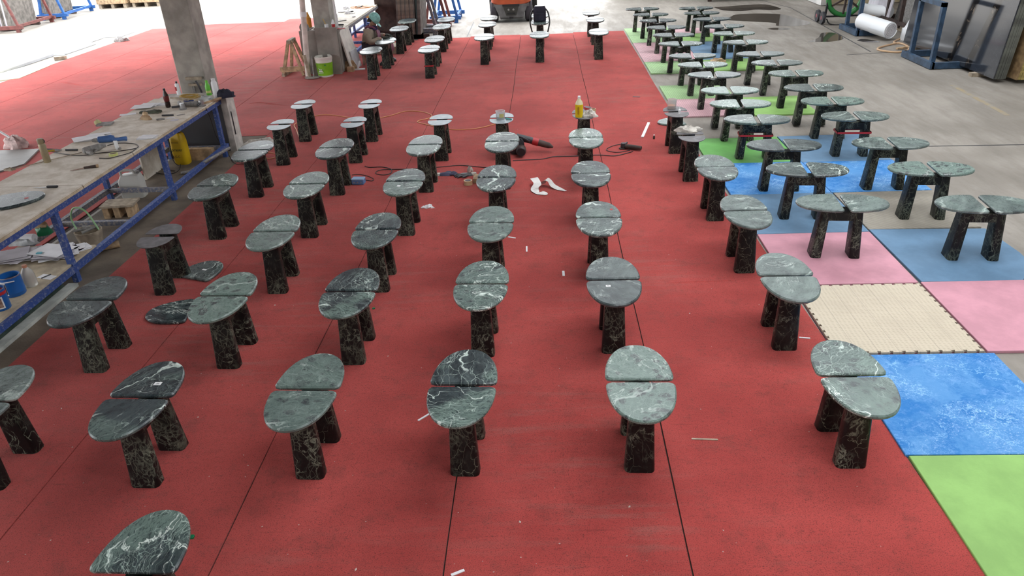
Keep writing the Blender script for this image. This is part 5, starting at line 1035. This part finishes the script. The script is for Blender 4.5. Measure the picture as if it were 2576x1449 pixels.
for i in range(9):
    o = link('slab', SLAB if i == 0 else SLE, rt, (i*.021, 0 if i == 0 else random.uniform(-.012, .004), .05)); o.rotation_euler = (0, .08, 0)
for yy in (-1.1, 1.1): MB().box((.1, yy, .02), (.4, .1, .06)).ob('bearer', M_WOODG, rt)
rt = root('slab_stack', 'yellow brown travertine slabs standing behind dark granite slabs', 'slabs', (7.08, 13.0, 0), 0, RG)
TR = mat('brown_travertine', (.17, .105, .05), .6, col2=(.30, .20, .10), vscale=14); TRE = mat('yellow_travertine_edge', (.36, .28, .10), .7, var=.3, vscale=30)
for i in range(10): o = MB().box((0, 0, .95), (.022, 2.9, 1.9)).ob('slab', TR if i < 1 else TRE, rt, loc=(i*.025, random.uniform(-.02, .02), .05)); o.rotation_euler = (0, .08, 0)
for yy in (-1, 1): MB().box((.1, yy, .02), (.4, .1, .06)).ob('bearer', M_WOODG, rt)
def ustand(x, y, label, h=1.03, w2=.78, dp=.62):
    rt = root('steel_stand', label, 'stand', (x, y, 0), 0, RG); k = .07
    MB().box((0, 0, .05), (k, w2+.32, k+.03)).ob('base_bar', M_BLUESTEEL, rt); MB().box((dp, 0, .05), (k, w2+.32, k+.03)).ob('base_bar', M_BLUESTEEL, rt)
    for s in (-1, 1): MB().box((dp/2, s*(w2/2+.125), .05), (dp, k, k+.03)).ob('base_bar', M_BLUESTEEL, rt); MB().box((.06, s*w2/2, h/2+.05), (k, k, h)).ob('upright', M_BLUESTEEL, rt)
    MB().box((.06, 0, h+.02), (k, w2+.07, k)).ob('top_bar', M_BLUESTEEL, rt); return rt
ustand(6.36, 13.22, 'blue grey steel stand in front of dark granite slab', .96); ustand(6.33, 16.33, 'blue grey steel stand holding the white roll', 1.1, .62, .6)
# white foam roll, spiral end
t = root('foam_roll', 'large roll of white foam sheet resting on steel stand base', 'roll', (0, 0, 0), 0, RG)
A, B = at(2166, 52, .27), at(2240, 76, .19); d = (B-A).normalized(); sd = d.cross(Vector((0, 0, 1))).normalized(); uu = sd.cross(d)
MB().tube([A, B], .15, 26).ob('roll_body', M_FILM, t, True)
sp = [B+d*.004+(sd*math.cos(a)+uu*math.sin(a))*(.012+.0051*a) for a in [i*.25 for i in range(100)]]
MB().tube(sp, .006, 5).ob('spiral_edge', M_PAPERG, t); 
fl_ = [[B-d*1.2*k+(sd*math.cos(a)+uu*math.sin(a))*(.152+.04*max(0, (a-5.0))) for a in [3.2+i*.2 for i in range(16)]] for k in (-.02, .32)]
MB().add(fl_[0]+fl_[1], [(i, i+1, i+17, i+16) for i in range(15)]).ob('loose_flap', M_FILM, t, True)
# rack with slabs and sheets behind
rt = aframe('slab_rack', 'brown steel slab rack between the two stands on right', 7.75, 16.4, 1.9, 1.8, M_BROWNSTEEL, 0, RG, .9)
for yy in (-.75, -.1, .55): MB().box((-.42, yy, .9), (.07, .07, 1.7)).ob('upright', M_BROWNSTEEL, rt)
for i, (x, y, ln, m, lab) in enumerate(((7.3, 17.4, 1.2, M_PAPERG, 'pale grey stone sheet leaning behind the white roll'), (7.52, 16.5, 1.0, M_GREY, 'mid grey stone sheet leaning in brown rack'), (7.5, 15.6, .8, M_FILM, 'white foam sheet hanging in the brown rack'), (7.62, 16.1, .9, mat('olive_slab', (.14, .14, .10), .6), 'olive grey stone sheet leaning in brown rack'))):
    o = tag(MB().box((0, 0, .8), (.025, ln, 1.6)).ob('stone_sheet', m, loc=(x, y, .12)), lab, 'sheet', RG); o.rotation_euler = (0, .12, 0)
tag(lump(95, .5, .5, .35, rough=.35).ob('foam_heap', M_FILM, None, True, (7.25, 15.35, -.009)), 'crumpled white foam heap beside the dark granite slabs', 'foam', RG) 
tag(MB().box((7.4, 16.45, .06), (.14, 1.6, .13)).ob('timber_beam', M_WOODG), 'long timber beam on floor below the brown rack', 'timber', RG)
t = root('small_foam_roll', 'small loose white foam roll behind the large roll', 'roll', (7.25, 17.35, 0), .5, RG); MB().tube([(0, -.35, .25), (0, .35, .25)], .12, 20).ob('roll_body', M_FILM, t, True)
# hose reel cart
rc = root('hose_reel', 'green hose reel on small black wheeled cart', 'reel', (6.62, 17.55, 0), 0, RG)
nn = 36; MB().tube([(.36*math.cos(2*PI*i/nn), .0+.06*math.sin(2*PI*i/nn)*0, .52+.36*math.sin(2*PI*i/nn)) for i in range(nn)], .055, 10, True).ob('hose_winding', mat('green_hose', (.03, .22, .05), .4), rc, True)
for a in (.5, 1.5, 2.5): MB().beam((-.33*math.cos(a), -.05, .52-.33*math.sin(a)), (.33*math.cos(a), -.05, .52+.33*math.sin(a)), .035, .05, (0, 1, 0)).ob('spoke', M_BROWNSTEEL, rc)
MB().beam((-.46, -.12, .66), (.46, -.12, .52), .05, .07).ob('cross_arm', M_BROWNSTEEL, rc); MB().beam((-.40, -.02, .10), (-.34, -.02, 1.0), .04, .04, (1, 0, 0)).ob('frame_post', M_BLACK, rc); MB().beam((.4, -.02, .06), (.36, -.02, 1.0), .04, .04, (1, 0, 0)).ob('frame_post', M_BLACK, rc); MB().beam((-.4, -.02, .14), (.42, -.02, .14), .04, .035).ob('frame_rail', M_BLACK, rc); MB().tube(smoothpts([(-.38, -.1, .1), (-.3, -.25, .0), (.2, -.28, .0), (.4, -.1, .05)]), .014).ob('stand_foot', M_BLACK, rc)
for y in (-.10, .22):
    MB().lathe([(.05, -.03), (.125, -.03), (.135, 0), (.125, .03), (.05, .03)], (-.47, y, .13), 20, True, RY @ Matrix.Rotation(0, 3, 'X')).ob('wheel', M_DARK, rc, True); plab(MB().lathe([(.042, -.034), (.042, .034)], (-.47, y, .13), 14, True, RY).ob('wheel_hub', mat('dusty_red_hub', (.25, .08, .09), .6), rc, True), 'dusty red hub')
tag(lump(96, .4, .3, .2, rough=.3).ob('brown_bundle', M_CLAY, None, True, (6.95, 17.0, -.008)), 'brown cloth bundle beside the hose reel', 'cloth', RG)
tag(MB().tube(smoothpts([at(*q, .005) for q in ((2300, 92), (2270, 96), (2252, 103), (2250, 108), (2270, 110), (2284, 117), (2284, 126), (2262, 131), (2235, 130), (2212, 126), (2208, 122), (2220, 117), (2245, 111), (2262, 107))]), .018, 8).ob('garden_hose', mat('tan_hose', (.52, .34, .20), .45), None, True), 'tan hose looped on concrete at foot of dark slab', 'hose', RG)
tag(MB().beam(at(2256, 122, .02), at(2288, 118, .02), .05, .03).ob('hose_block', M_WOOD), 'small pale wood block inside the tan hose loop', 'wood', RG)
# low timber platform by the back wall
t = root('timber_platform', 'dark low timber platform near the back wall', 'platform', (5.6, 22.1, 0), 0, RG)
for k in range(4): MB().box((0, -.3+.22*k, .32), (2.4, .18, .05)).ob('plank', M_BROWNSTEEL, t)
for sx in (-1, 1):
    for sy in (-1, 1): MB().box((sx*1.05, sy*.3, .145), (.1, .1, .31)).ob('leg', M_BROWNSTEEL, t)
# crumpled bag on the mat
t = th(1803, 162, 'crumpled beige sack lying on ribbed green mat', 'sack', 'crumpled_sack', MT, 0, RG); lump(97, .30, .2, .09, rough=.35).ob('sack', M_WOOD, t, True, ang=25)
# yellow worn floor line
M_LINE = mat('worn_yellow_paint', (.30, .235, .14), .8, col2=(.255, .23, .195), vscale=7)
struct(MB().beam(at(2395, 214, -.0095), at(2535, 290, -.0095), .07, .002).ob('trim_7', M_LINE))
# puddles
M_WET = mat('wet_dark_concrete', (.07, .06, .05), .04, spec=.6)
def puddle(pix, label):
    P = [at(*q, -.009) for q in pix]; c = sum(P, Vector())/len(P); P = [p_-c for p_ in P]; P2 = smoothpts(P+[P[0]], 4)[:-1]
    o = MB().prism([(p_.x, p_.y) for p_ in P2], 0, .0012).ob('puddle', M_WET, None, False, (c.x, c.y, -.0095)); tag(o, label, 'puddle', 'puddles on the concrete')
puddle([(1795, 18), (1830, 16), (1870, 13), (1925, 11), (1965, 22), (1940, 25), (1900, 24), (1865, 28), (1820, 26)], 'dark puddle farthest back on the concrete')
puddle([(1788, 49), (1835, 43), (1850, 37), (1900, 34), (1965, 36), (2010, 48), (2040, 58), (2010, 65), (1955, 65), (1950, 58), (1905, 55), (1850, 52)], 'largest dark puddle on the concrete, middle one')
puddle([(1930, 72), (1950, 70), (1985, 71), (1980, 75), (1945, 75)], 'narrow small puddle just in front of largest puddle')
puddle([(2030, 106), (2058, 95), (2068, 83), (2100, 83), (2122, 97), (2095, 104), (2070, 105)], 'irregular puddle crossing the concrete joint before steel stand')
puddle([(2155, 102), (2168, 98), (2190, 100), (2215, 106), (2180, 106)], 'small puddle below the white roll')
